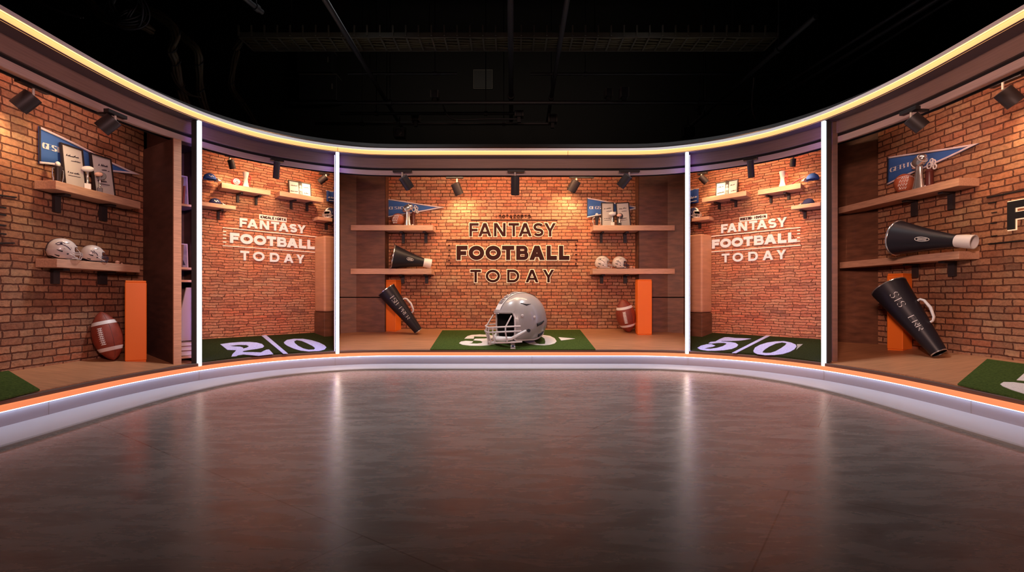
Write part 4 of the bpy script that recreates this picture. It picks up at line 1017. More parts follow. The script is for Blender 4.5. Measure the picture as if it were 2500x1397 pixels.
pennant(B3, (944, 485.5), (944.5, 532), (1086, 507), 0.008, 'CESIC', (0.05, 0.28, 0.5, 0.17), 'blue pennant behind the trophies of the centre bay')
pennant(B3, (1432.6, 483), (1432.6, 532.5), (1569, 508), 0.008, 'OEGS', (0.05, 0.245, 0.5, 0.17), 'blue pennant behind the two signed frames of the centre bay')
pennant(B1, (91.6, 308), (92, 399.5), (337, 427), 0.008, 'GEST', (0.03, 0.165, 0.52, 0.19), 'blue pennant behind the autograph frames beside the bookcase')
pennant(B5, (2169, 384), (2167, 453), (2397, 349), 0.008, 'GEBT', (0.05, 0.30, 0.5, 0.18), 'blue pennant behind the trophies near the black letter F')

# ------------------------------------------------------------------ signed frames
def signed_frame(sh, x0, x1, ytop, v, label, seed, tilt=0.10, shift=0.0):
    bay, zs, vf = sh; xc = (x0 + x1) / 2
    u0 = bay.hit(x0, HOR, v)[0]; u1 = bay.hit(x1, HOR, v)[0]; z1 = bay.hit(xc, ytop, v)[1]
    w = u1 - u0; h = z1 - zs; t = 0.02
    root = empty('picture_frame', bay.w((u0 + u1) / 2, v, zs), bay.rz, label, 'picture frame', 'signed white sheets in black frames')
    T = Matrix.Rotation(-tilt, 4, 'X') @ Matrix.Rotation(shift, 4, 'Y')
    b = MB(); f = 0.016
    for lo, hi in (((-w / 2, 0, 0), (w / 2, t, f)), ((-w / 2, 0, h - f), (w / 2, t, h)), ((-w / 2, 0, f), (-w / 2 + f, t, h - f)), ((w / 2 - f, 0, f), (w / 2, t, h - f))):
        c = [(p + q) / 2 for p, q in zip(lo, hi)]; b.box(T @ Vector(c), [q - p for p, q in zip(lo, hi)], T.to_3x3())
    fo = b.build('border', M_frame, root)
    MB().box(T @ Vector((0, 0.012, h / 2)), (w - 2 * f + 0.002, 0.012, h - 2 * f + 0.002), T.to_3x3()).build('sheet', M_paper, root)
    q = scribble(-w * 0.30, w * 0.26, h * 0.74, h * 0.09, 9, 0.006, seed) + scribble(-w * 0.1, w * 0.32, h * 0.64, h * 0.05, 7, 0.005, seed + 1) + scribble(-w * 0.30, w * 0.22, h * 0.34, h * 0.06, 11, 0.005, seed + 2) + _stroke([(-w * 0.28, h * 0.27), (w * 0.26, h * 0.29)], 0.005)
    recalc(quads_mesh(q, 0.004, 0.006, lambda x, y, z: T @ Vector((x, y, z))).build('handwriting', M_ink, root))
    return root
signed_frame(SH3UR, 1468.8, 1500, 492.8, 0.10, 'framed white sheet with signatures beside the black tapered trophy, centre bay', 3)
signed_frame(SH3UR, 1508, 1541, 492.8, 0.10, 'slanted framed white sheet with signatures behind the disc trophy, centre bay', 11, shift=-0.06)
signed_frame(SH1U, 159, 213, 356, 0.105, 'framed white sheet with signatures beside the black tapered trophy, bookcase bay', 21)
signed_frame(SH1U, 233, 284, 380, 0.105, 'framed white sheet with signatures nearest the bookcase', 31, shift=-0.03)
def double_frame(sh, x0, x1, ytop, v, label):
    bay, zs, vf = sh; u0 = bay.hit(x0, HOR, v)[0]; u1 = bay.hit(x1, HOR, v)[0]; z1 = bay.hit((x0 + x1) / 2, ytop, v)[1]; w = u1 - u0; h = z1 - zs
    root = empty('double_frame', bay.w((u0 + u1) / 2, v, zs), bay.rz, label, 'picture frame', 'black double frames on the short shelves')
    T = Matrix.Rotation(-0.1, 4, 'X')
    bx = lambda b, lo, hi: b.box(T @ Vector([(p + q) / 2 for p, q in zip(lo, hi)]), [q - p for p, q in zip(lo, hi)], T.to_3x3())
    f = 0.014; b = MB()
    for lo, hi in (((-w / 2, 0, 0), (w / 2, .02, f)), ((-w / 2, 0, h - f), (w / 2, .02, h)), ((-w / 2, 0, f), (-w / 2 + f, .02, h - f)), ((w / 2 - f, 0, f), (w / 2, .02, h - f))): bx(b, lo, hi)
    b.build('border', M_frame, root)
    bx(MB(), (-w * 0.07, 0.006, f), (w * 0.10, 0.018, h - f)).build('centre_panel', M_frame, root)
    for xa, xb in ((-w / 2 + f, -w * 0.07), (w * 0.10, w / 2 - f)):
        s = bx(MB(), (xa, 0.006, f), (xb, 0.018, h - f)).build('sheet', M_paper, root)
        q = scribble(xa + 0.02, xb - 0.02, h * 0.66, h * 0.08, 8, 0.004, int(abs(xa) * 999)) + scribble(xa + 0.015, xb - 0.015, h * 0.27, h * 0.10, 9, 0.006, int(abs(xb) * 777))
        recalc(quads_mesh(q, 0.002, 0.006, lambda x, y, z: T @ Vector((x, y, z))).build('handwriting', M_ink, s))
    # light printed silhouette of a standing figure on the dark centre
    cx = w * 0.015; k = h / 0.25
    sil = [[(cx + 0.016 * k * math.cos(a), h * 0.68 + 0.022 * k * math.sin(a)) for a in [2 * PI * i / 12 for i in range(12)]],
           [(cx - 0.012 * k, h * 0.57), (cx + 0.012 * k, h * 0.57), (cx + 0.028 * k, h * 0.48), (cx + 0.018 * k, h * 0.30), (cx + 0.004 * k, h * 0.42), (cx - 0.012 * k, h * 0.30), (cx - 0.022 * k, h * 0.48)],
           [(cx - 0.014 * k, h * 0.29), (cx - 0.002 * k, h * 0.29), (cx - 0.006 * k, h * 0.10), (cx - 0.016 * k, h * 0.10)], [(cx + 0.006 * k, h * 0.29), (cx + 0.018 * k, h * 0.29), (cx + 0.020 * k, h * 0.10), (cx + 0.010 * k, h * 0.10)]]
    recalc(quads_mesh(sil, 0.003, 0.006, lambda x, y, z: T @ Vector((x, y, z))).build('printed_figure', M_paper, root))
double_frame(SH2B, 706, 761, 443, 0.10, 'black double frame with two white sheets above the twenty-yard turf')
double_frame(SH4B, 1746, 1800, 441, 0.10, 'black double frame with two white sheets above the fifty-yard turf')

# ------------------------------------------------------------------ trophies
def ellipsoid(b, c, r, m=None, n=24):
    prof = [(max(math.sin(PI * i / 16), 0.02), -math.cos(PI * i / 16)) for i in range(17)]
    M = Matrix.Translation(c) @ (m.to_4x4() if m is not None else Matrix()) @ Matrix.Diagonal((*r, 1))
    return b.lathe(prof, n, M)
def trophy_place(sh, xc, v): return on_shelf(sh, xc, v)
def silver_trophy(sh, xc, ybase, ytop, v, label):
    p, d = on_shelf(sh, xc, v); h = (sh[1] - H) * 0 + (ybase - ytop) * d / F
    root = empty('silver_trophy', p, sh[0].rz, label, 'trophy', 'silver trophies with a ball on top')
    hb = h * 0.66
    b = MB(); N = 3; rows = []
    for z, r in ((0, 0.36), (0.06, 0.35), (0.5, 0.235), (0.95, 0.20), (1.0, 0.22)):
        rows.append([Vector((r * hb * 0.62 * math.cos(2 * PI * i / 24) * (1 + 0.12 * math.cos(3 * 2 * PI * i / 24)), r * hb * 0.62 * math.sin(2 * PI * i / 24) * (1 + 0.12 * math.cos(3 * 2 * PI * i / 24)), z * hb)) for i in range(24)])
    b.grid(rows, closed=True); b.f.append(tuple(range(24))); b.f.append(tuple(4 * 24 + i for i in range(24))); recalc(b.build('pedestal', M_silver, root, smooth=40))
    m = Euler((0, math.radians(58), 0)).to_matrix()
    ellipsoid(MB(), (0, 0, h * 0.80), (h * 0.155, h * 0.155, h * 0.26), m).build('ball', M_silver, root, smooth=60)
    q = MB()
    for k in (-0.5, 0.5): 
        ring = [Vector((0, 0, h * 0.80)) + m @ Vector((h * 0.137 * math.cos(a), h * 0.137 * math.sin(a), k * h * 0.26)) for a in [2 * PI * i / 24 for i in range(24)]]
        q.tube(ring, h * 0.012, 6, closed=True)
    q.build('ball_seam', M_white, root, smooth=60)
    return root
silver_trophy(SH3UL, 995, 549.5, 495, 0.2, 'silver ball trophy on tapered pedestal in the centre bay')
silver_trophy(SH5U, 2244, 458, 373, 0.13, 'silver ball trophy on tapered pedestal near the black letter F')
def dome_ball(sh, x0, x1, ybase, ytop, v, label, m):
    """leather ball standing in a low black cradle, with white printed marks"""
    xc = (x0 + x1) / 2; p, d = on_shelf(sh, xc, v); w = (x1 - x0) * d / F / span(xc, d) ; h = (ybase - ytop) * d / F
    root = empty('display_football', p, face_rz(xc) * (0.4 if sh[0] is B5 else 1), label, 'football', 'printed footballs on cradles')
    ellipsoid(MB(), (0, 0, h * 0.5), (w * 0.5, w * 0.42, h * 0.5)).build('body', m, root, smooth=60)
    MB().lathe([(w * 0.30, 0), (w * 0.30, 0.012), (w * 0.26, h * 0.12), (w * 0.20, h * 0.10), (w * 0.2, 0)], 24, cap=False).build('cradle', M_frame, root, smooth=40)
    b = MB(); r = random.Random(5)
    def sp(a, e, k=1.02): return Vector((w * 0.5 * k * math.cos(e) * math.sin(a), -w * 0.42 * k * math.cos(e) * math.cos(a), h * 0.5 + h * 0.5 * k * math.sin(e)))
    for a0, a1, e0 in ((-0.95, -0.15, -0.55), (-0.95, -0.1, -0.2), (-0.8, 0.0, 0.15), (-0.6, 0.1, 0.48)):
        n = 7; b.tube([sp(a0 + (a1 - a0) * i / n, e0 + 0.12 * (1 if i % 2 else -1)) for i in range(n + 1)], w * 0.028, 6)
    b.build('printed_marks', M_white, root, smooth=60)
    q = MB(); q.tube([sp(-1.2 + 2.4 * i / 20, 0.78 - 0.25 * abs(i / 10 - 1), 1.0) for i in range(21)], w * 0.018, 6); q.build('seam', M_trim, root, smooth=60)
dome_ball(SH3UL, 954.5, 989, 549.5, 518, 0.17, 'brown football with white print beside the silver trophy in the centre bay', M_leather2)
dome_ball(SH5U, 2180, 2236, 471, 422.5, 0.11, 'red-brown football with white print beside the silver trophy near the letter F', M_leather2)
def dark_trophy(sh, xc, ybase, ytop, v, label, w=0.075):
    p, d = on_shelf(sh, xc, v); h = (ybase - ytop) * d / F
    root = empty('maroon_trophy', p, sh[0].rz, label, 'trophy', 'maroon column trophies')
    MB().lathe([(w * 0.62, 0), (w * 0.62, h * 0.08), (w * 0.46, h * 0.12), (w * 0.42, h * 0.55), (w * 0.5, h * 0.60), (w * 0.3, h * 0.66), (w * 0.12, h * 0.70)], 24).build('column', M_maroon, root, smooth=40)
    b = MB()
    for k, (dx, dz, r) in enumerate(((0.1, 0.80, 0.20), (0.75, 0.86, 0.16), (0.45, 0.93, 0.14), (0.9, 0.70, 0.14))):
        ring = [Vector((w * (dx + r * 1.6 * math.cos(a)), -0.01, h * dz + w * r * 2.0 * math.sin(a))) for a in [2 * PI * i / 14 for i in range(14)]]
        b.tube(ring, w * 0.085, 6, closed=True)
    b.tube([(0, 0, h * 0.66), (w * 0.3, 0, h * 0.74), (w * 0.7, -0.005, h * 0.78)], w * 0.07, 6)
    b.build('scroll_ornament', M_white, root, smooth=60)
    MB().box2((-0.012, -w * 0.64, h * 0.02), (0.014, -w * 0.6, h * 0.07 + 0.012)).build('name_plate', M_white, root)
dark_trophy(SH3UL, 1009, 549.5, 497, 0.09, 'maroon column trophy with white scrolls beside the silver trophy in the centre bay')
dark_trophy(SH5U, 2269, 454, 384, 0.065, 'maroon column trophy with white scrolls beside the silver trophy near the letter F', 0.085)
# white sheet lying flat
p, d = on_shelf(SH3UL, 1033, 0.2)
tag(MB().box((0, 0, 0.004), (0.16, 0.1, 0.008)).build('paper_stack', M_paper, loc=p, bevel=0.002), 'flat white papers lying beside the maroon trophy in the centre bay', 'paper')

def cup_trophy(sh, xc, ybase, ytop, v, label, sc=1.0):
    p, d = on_shelf(sh, xc, v); h = (ybase - ytop) * d / F
    root = empty('black_trophy', p, sh[0].rz, label, 'trophy', 'black tapered trophies')
    MB().lathe([(h * 0.15, 0), (h * 0.15, h * 0.05), (h * 0.10, h * 0.08), (h * 0.13, h * 0.45), (h * 0.19, h * 0.74), (h * 0.17, h * 0.76), (h * 0.08, h * 0.74)], 24).build('cup', M_frame, root, smooth=40)
    ellipsoid(MB(), (0, 0, h * 0.88), (h * 0.12, h * 0.09, h * 0.12)).build('figure', M_white, root, smooth=60)
    b = MB()
    for q in (-1, 1): b.tube([(q * h * 0.16, 0, h * 0.66), (q * h * 0.30, 0, h * 0.62), (q * h * 0.29, 0, h * 0.30), (q * h * 0.22, 0, h * 0.02)], h * 0.024, 6)
    b.build('side_rods', M_silver, root, smooth=60)
cup_trophy(SH3UR, 1457, 549.8, 518, 0.2, 'black tapered trophy beside the signed frames in the centre bay')
cup_trophy(SH1U, 141, 442, 390, 0.13, 'black tapered trophy beside the signed frames in the bookcase bay')
def ball_post(sh, xc, ybase, ytop, wpx, v, label, dark=False):
    p, d = on_shelf(sh, xc, v); h = (ybase - ytop) * d / F; w = wpx * d / F / span(xc, d)
    root = empty('ball_trophy', p, face_rz(xc) if sh[0] is B1 else 0, label, 'trophy', 'ball on post trophies')
    m = Euler((0, PI / 2 - 0.12, 0)).to_matrix(); zb = h - w * 0.30
    MB().box2((-w * 0.26, -w * 0.2, 0), (w * 0.26, w * 0.2, h * 0.26)).build('base', M_white if not dark else M_frame, root, bevel=0.004)
    MB().lathe([(w * 0.16, h * 0.26), (w * 0.10, h * 0.30), (w * 0.085, zb - w * 0.2), (w * 0.15, zb - w * 0.12)], 20).build('post', M_silver, root, smooth=40)
    if not dark:
        ellipsoid(MB(), (0, 0, zb), (w * 0.29, w * 0.29, w * 0.5), m).build('ball', M_white, root, smooth=60)
    else:
        MB().lathe([(w * 0.46, -0.012), (w * 0.5, 0), (w * 0.46, 0.012)], 28, Matrix.Translation((w * 0.12, 0.02, zb)) @ Euler((PI / 2, 0, 0)).to_matrix().to_4x4()).build('disc', M_frame, root, smooth=40)
        ellipsoid(MB(), (-w * 0.12, -0.02, zb + w * 0.08), (w * 0.27, w * 0.24, w * 0.42), m).build('ball', M_egg, root, smooth=60)
ball_post(SH3UR, 1495, 550, 515, 18, 0.22, 'white ball on a post trophy in front of a signed frame, centre bay')
ball_post(SH3UR, 1513, 550, 521, 15, 0.22, 'small ball and black disc trophy in front of the slanted frame, centre bay', dark=True)
ball_post(SH1U, 214, 458, 399, 33, 0.14, 'white ball on a post trophy in front of a signed frame, bookcase bay')
ball_post(SH1U, 244, 468, 419, 26, 0.14, 'orange ball and black disc trophy in front of a signed frame, bookcase bay', dark=True)

# white vases and balls of the short shelves
def vase(sh, xc, ybase, ytop, wpx, v, label):
    p, d = on_shelf(sh, xc, v); h = (ybase - ytop) * d / F; w = wpx * d / F
    root = empty('white_vase', p, sh[0].rz, label, 'vase', 'white waisted vases')
    MB().lathe([(w * 0.5, 0), (w * 0.48, h * 0.06), (w * 0.30, h * 0.35), (w * 0.26, h * 0.62), (w * 0.40, h * 0.9), (w * 0.42, h), (w * 0.36, h), (w * 0.2, h * 0.65)], 28).build('body', M_white, root, smooth=40)
    b = MB(); b.tube([(w * 0.38, 0, h * 0.88), (w * 0.72, 0, h * 0.72), (w * 0.62, 0, h * 0.52), (w * 0.30, 0, h * 0.56)], w * 0.08, 8)
    b.tube([(w * 0.34, 0, h * 0.52), (w * 0.62, 0, h * 0.36), (w * 0.50, 0, h * 0.18)], w * 0.07, 8); b.build('red_handle', M_red, root, smooth=60); root.children[-1]['label'] = 'red curved handle'
vase(SH2A, 600, 459, 420, 17, 0.12, 'white waisted vase beside the red and white ball above the twenty-yard turf')
vase(SH4A, 1910, 455, 415, 17, 0.12, 'white waisted vase with a red handle above the fifty-yard turf')
p, d = on_shelf(SH2A, 578, 0.13); r = 12.0 * d / F
root = empty('red_white_ball', p, B2.rz, 'round red and white ball beside the white vase above the twenty-yard turf', 'ball')
ellipsoid(MB(), (0, 0, r * 0.88), (r * 1.1, r * 0.8, r * 0.88)).build('body', M_red, root, smooth=60)
b = MB()
for k, dx in ((0.55, -0.3), (0.3, -0.3)):
    b.tube([Vector((r * dx + r * k * math.cos(a), -r * 0.80 * math.sqrt(max(0.05, 1 - ((dx + k * math.cos(a)) / 1.15) ** 2 - (k * math.sin(a) / 0.95) ** 2)) - 0.004, r * 0.88 + r * k * math.sin(a))) for a in [2 * PI * i / 24 for i in range(24)]], r * 0.07, 6, closed=True)
b.tube([Vector((r * (-0.85), -r * 0.52, r * 0.88)), Vector((-r * 0.3, -r * 0.80, r * 0.95)), Vector((r * 0.25, -r * 0.79, r * 0.9))], r * 0.06, 6)
b.build('white_print', M_white, root, smooth=60)
root2 = empty('red_ribbon', on_shelf(SH4A, 1935, 0.12)[0], B4.rz, 'thin red and white ribbon lying beside the white vase above the fifty-yard turf', 'ribbon')
MB().tube([(-0.08, 0, 0.012), (-0.02, 0.01, 0.03), (0.04, -0.01, 0.055), (0.10, 0, 0.085), (0.15, 0.01, 0.10)], 0.010, 6).build('band', M_red, root2, smooth=60)
MB().tube([(-0.09, -0.02, 0.010), (0.0, -0.03, 0.012), (0.08, -0.02, 0.012)], 0.008, 6).build('tail', M_trim, root2, smooth=60)

# caps
def cap(loc, rz, w, label, mc, mb, group='navy caps'):
    root = empty('baseball_cap', loc, rz, label, 'cap', group)
    r = w / 2; rows = []
    for i in range(9):
        ph = PI / 2 * (1 - i / 8 * 0.985); rows.append([Vector((r * 0.92 * math.sin(ph) * math.cos(t), r * 0.8 * math.sin(ph) * math.sin(t), r * 0.98 * math.cos(ph) + 0.008)) for t in [2 * PI * k / 28 for k in range(28)]])
    b = MB(); b.grid(rows, closed=True); b.f.append(tuple(8 * 28 + k for k in range(28))); o = b.build('crown', mc, root, smooth=60); md = o.modifiers.new('thick', 'SOLIDIFY'); md.thickness = 0.006
    ellipsoid(MB(), (0, 0, r), (r * 0.09, r * 0.09, r * 0.05)).build('button', mc, root, smooth=60)
    rows = []
    for i in range(6):
        s = i / 5; rows.append([Vector((r * (0.80 + 0.78 * s * math.cos(t)) if True else 0, r * 0.8 * math.sin(t) * (1 - 0.15 * s), 0.016 - 0.012 * s - 0.02 * abs(math.sin(t)) * s + 0.012)) for t in [math.radians(-80 + 160 * k / 16) for k in range(17)]])
    b = MB(); b.grid(rows); o = b.build('brim', mb, root, smooth=60); md = o.modifiers.new('thick', 'SOLIDIFY'); md.thickness = 0.005
    b = MB(); 
    for q in _stroke([(-0.6, 0.55), (-0.2, 0.3), (0.1, 0.5), (0.5, 0.35)], 0.12):
        pts = []
        for x, z in q:
            xx = r * 0.6 * x; zz = r * z; pts.append(Vector((xx, -r * 0.8 * math.sqrt(max(0.02, 1 - (xx / (r * 0.92)) ** 2 - (zz / (r * 0.98)) ** 2)) - 0.004, zz + 0.008)))
        b.add(pts, [(0, 1, 2, 3)])
    b.build('badge', M_white, root)
p, d = on_shelf(SH2C, 525, 0.13); cap(p, B2.rz, 0.16, 'navy cap with white brim on the oak shelf above the twenty-yard turf', M_cloth, M_white)
p, d = on_shelf(SH4C, 1974, 0.13); cap(p, B4.rz + PI, 0.16, 'navy cap with white brim on the oak shelf above the fifty-yard turf', M_cloth, M_white)
def wall_cap(bay, xc, y, label, flip):
    u, z, d = bay.hit(xc, y, 0.12); root_loc = bay.w(u, 0.12, z); cap(root_loc, bay.rz + (PI if flip else 0), 0.17, label, M_blue, M_trim, 'blue caps on wall pegs')
    bpy_root = [o for o in COL.objects if o.get('label') == label][0]
    MB().tube([(0, 0.118 if not flip else -0.118, 0.03), (0, 0, 0.03)], 0.008, 8).build('peg', M_bracket, bpy_root)
wall_cap(B2, 512, 440, 'blue cap with pale brim hung on the brick above the twenty-yard turf', False)
wall_cap(B4, 1984, 440, 'blue cap with pale brim hung on the brick above the fifty-yard turf', True)

# dark helmets and blue banners at the inner posts
def dark_helmet(sh, xc, wpx, v, label, yaw):
    p, d = on_shelf(sh, xc, v); place_helmet(p, sh[0].rz + yaw, wpx * d / F / 1.0, label, M_masknavy, M_maskgrey, decal=None, stripe=M_white, group='dark helmets beside the inner posts')
dark_helmet(SH2D, 806, 32, 0.12, 'dark navy helmet with pale face mask above the twenty-yard turf plinth', PI + 0.35)
dark_helmet(SH4D, 1694, 32, 0.12, 'dark navy helmet with pale face mask above the fifty-yard turf plinth', -0.35)
def banner(bay, x0, x1, y0, y1, v, label):
    u0, z1, d = bay.hit(x0, y0, v); u1, z0, _ = bay.hit(x1, y1, v); uc = (u0 + u1) / 2; w = abs(u1 - u0); h = z1 - z0
    root = empty('wall_banner', bay.w(uc, v, z0), bay.rz, label, 'banner', 'blue script banners')
    b = MB(); b.grid([[Vector((-w / 2 + w * i / 8, -0.012 - 0.008 * math.sin(i * 1.4), h * k)) for k in (0, 0.5, 1)] for i in range(9)]); o = b.build('cloth', M_blue, root, smooth=60); md = o.modifiers.new('thick', 'SOLIDIFY'); md.thickness = 0.004
    recalc(quads_mesh(scribble(-w * 0.4, w * 0.4, h * 0.36, h * 0.22, 9, 0.014, 5) + _stroke([(-w * 0.3, h * 0.12), (w * 0.4, h * 0.14)], 0.01), -0.030, -0.026).build('script', M_white, root))
    MB().tube([(-w / 2 - 0.01, -0.012, h), (w / 2 + 0.01, -0.012, h)], 0.008, 8).build('rod', M_trim, root, smooth=60)
banner(B2, 796, 822, 466, 496, 0.03, 'blue banner with white script above the dark helmet in the twenty-yard turf bay')
banner(B4, 1678, 1706, 466, 495, 0.03, 'blue banner with white script above the dark helmet in the fifty-yard turf bay')

# ------------------------------------------------------------------ plinths beside the inner posts
M_plinth = mat('plinth_oak', (0.50, 0.24, 0.14), 0.5, var=0.12, vscale=4, stretch=(1, 1, 6))
def plinth(bay, x0, x1, ytop, ymid, v0, v1, label):
    u0, zt, d = bay.hit(x0, ytop, v1); u1, zm, _ = bay.hit(x1, ymid, v1); zm = bay.hit(x0, ymid, v1)[1]; uc = (u0 + u1) / 2; w = abs(u1 - u0)
    zb = bay.fz(v0) - 0.05
    root = empty('display_plinth', bay.w(uc, v0, zb), bay.rz, label, 'plinth', 'tall oak plinths')
    D = v1 - v0
    MB().box2((-w / 2, -D, zm - zb), (w / 2, 0, zt - zb)).build('upper_cabinet', M_plinth, root, bevel=0.03, seg=4)
    MB().box2((-w / 2, -D, -0.12), (w / 2, 0, zm - zb - 0.006)).build('lower_cabinet', M_panel, root, bevel=0.006)
    return root
plinth(B2, 792, 819, 575, 762, 0.02, 0.30, 'tall oak plinth with dark lower half standing on the twenty-yard turf')
plinth(B4, 1681, 1714, 574, 763, 0.02, 0.30, 'tall oak plinth with dark lower half standing on the fifty-yard turf')

# ------------------------------------------------------------------ bookcase of the far left bay
D = 0.80; zfl = B1.fz(B1.v_of(Vector((-3.61, 5.47, 0)))); ztop = H + 1.70
bc = empty('bookcase', BK.w(0.0, D, zfl - 0.02), BK.rz, 'tall dark wood bookcase with books and photographs beside a white light post', 'bookcase')
hB = ztop - (zfl - 0.02); WB = 0.32; RC = 0.06
MB().box2((0, -0.0, 0), (0.075, D - 0.04, hB)).build('side_panel', M_bookcase, bc, bevel=0.004)
MB().box2((0.0, -0.02, 0), (0.077, 0.0, hB)).build('front_edge', M_shelf, bc, bevel=0.003)
MB().box2((WB - 0.03, RC, 0), (WB, D - 0.04, hB)).build('side_panel', M_bookcase, bc)
MB().box2((0.078, 0.42, 0.03), (WB - 0.031, 0.45, hB - 0.03)).build('back_panel', M_bookcase, bc)
MB().box2((0.078, RC, hB - 0.03), (WB - 0.031, 0.42, hB)).build('top_board', M_bookcase, bc)
zz0 = zfl - 0.02
zb = lambda y: H + (HOR - y) * 5.60 / F - zz0
BOARDS = [zb(499), zb(655), zb(686), zb(874)]
for z in BOARDS: MB().box2((0.078, RC + 0.002, z - 0.012), (WB - 0.031, 0.418, z + 0.012)).build('shelf_board', M_shelf, bc, bevel=0.002)
def bkp(x, y, z): return bc.matrix_basis @ Vector((x, y, z)) if False else (BK.w(x, D - y, zz0 + z))
def book(x, y, z, w, d_, h, lean, label, mcov, flat=False):
    root = empty('book', bkp(x, y + RC, z + w * math.sin(max(lean, 0)) + 0.0005), BK.rz, label, 'book', 'books in the bookcase'); T = Matrix.Rotation(lean, 4, 'Y')
    bx = lambda b, lo, hi: b.box(T @ Vector([(p + q) / 2 for p, q in zip(lo, hi)]), [q - p for p, q in zip(lo, hi)], T.to_3x3())
    lift = abs(math.sin(lean)) * w if lean < 0 else 0
    if flat:
        b = MB(); bx(b, (0, 0, 0), (w, d_, 0.004)); bx(b, (0, 0, h - 0.004), (w, d_, h)); bx(b, (0, 0, 0.004), (0.005, d_, h - 0.004)); b.build('cover', mcov, root)
        bx(MB(), (0.006, 0.004, 0.0045), (w - 0.004, d_ - 0.004, h - 0.0045)).build('pages', M_pages, root)
    else:
        b = MB(); bx(b, (0, 0, 0), (0.004, d_, h)); bx(b, (w - 0.004, 0, 0), (w, d_, h)); bx(b, (0.004, 0, 0), (w - 0.004, 0.005, h)); b.build('cover', mcov, root)
        bx(MB(), (0.0045, 0.006, 0.004), (w - 0.0045, d_ - 0.004, h - 0.004)).build('pages', M_pages, root)
z1 = BOARDS[0] + 0.013; z2 = BOARDS[1] + 0.013; z4 = BOARDS[3] + 0.013
book(0.082, 0.03, z1, 0.018, 0.16, 0.33, 0.05, 'thin red-brown book nearest the bookcase side panel, top shelf', M_book)
book(0.108, 0.02, z1, 0.016, 0.16, 0.29, 0.06, 'leaning brown book in the middle of three, bookcase top shelf', M_book2)
book(0.130, 0.02, z1, 0.018, 0.16, 0.20, 0.07, 'short red book leaning against the two others, bookcase top shelf', M_book)
book(0.085, 0.02, z2, 0.020, 0.16, 0.27, 0.03, 'red-brown book against the bookcase side panel, middle shelf', M_book)
book(0.110, 0.02, z2, 0.018, 0.16, 0.25, 0.06, 'orange-brown book between a red-brown book and a photograph, bookcase middle shelf', M_book2)
def photo(x, y, z, w, h, label, kind):
    root = empty('photo_frame', bkp(x, y + RC, z), BK.rz, label, 'picture frame', 'grey photographs in the bookcase'); T = Matrix.Rotation(-0.08, 4, 'X')
    MB().box(T @ Vector((w / 2, 0.008, h / 2)), (w, 0.012, h), T.to_3x3()).build('border', M_trim, root)
    MB().box(T @ Vector((w / 2, 0.0005, h / 2)), (w - 0.02, 0.003, h - 0.02), T.to_3x3()).build('picture', M_photo, root)
    if kind: q = [[(0.02, h * 0.55), (w * 0.3, h * 0.82), (w * 0.55, h * 0.55), (w * 0.3, h * 0.7)], [(w * 0.25, h * 0.12), (w * 0.5, h * 0.42), (w * 0.75, h * 0.12)]]
    else: q = _stroke([(0.02, h * 0.85), (w * 0.4, h * 0.70), (w * 0.55, h * 0.60), (w * 0.35, h * 0.52), (0.03, h * 0.5)], 0.012)
    recalc(quads_mesh(q, -0.004, -0.001, lambda x, y, z: T @ Vector((x, y, z))).build('dark_print', M_ink, root))
photo(0.158, 0.22, z1 + 0.002, 0.12, 0.36, 'tall grey photograph beside three books, bookcase top shelf', 0)
photo(0.146, 0.22, z2 + 0.002, 0.13, 0.28, 'grey photograph with dark triangles, bookcase middle shelf', 1)
# pale sloped board standing in the lower compartment
root = empty('pale_display_board', bkp(0.15, 0.20, z4 + 0.16), BK.rz, 'pale sloping board standing on the books low in the bookcase', 'board')
recalc(MB().prism([(-0.06, 0.0), (0.13, 0.0), (0.13, 0.60), (0.07, 0.60)], 0, 0.02).build('panel', mat('pale_board', (0.50, 0.40, 0.36), 0.6), root))
recalc(MB().prism([(0.1305, 0.0), (0.136, 0.0), (0.136, 0.62), (0.1305, 0.62)], -0.01, 0.025).build('edge_strip', M_shelf, root))
zc = z4
for h_, w_, lb, mm in ((0.055, 0.195, 'thick book at the bottom of the stack low in the bookcase', M_book2), (0.05, 0.185, 'red book in the middle of the stack low in the bookcase', M_book), (0.045, 0.175, 'brown book on top of the stack low in the bookcase', M_book2)):
    book(0.09, 0.03, zc, w_, 0.2, h_, 0, lb, mm, flat=True); zc += h_ + 0.001

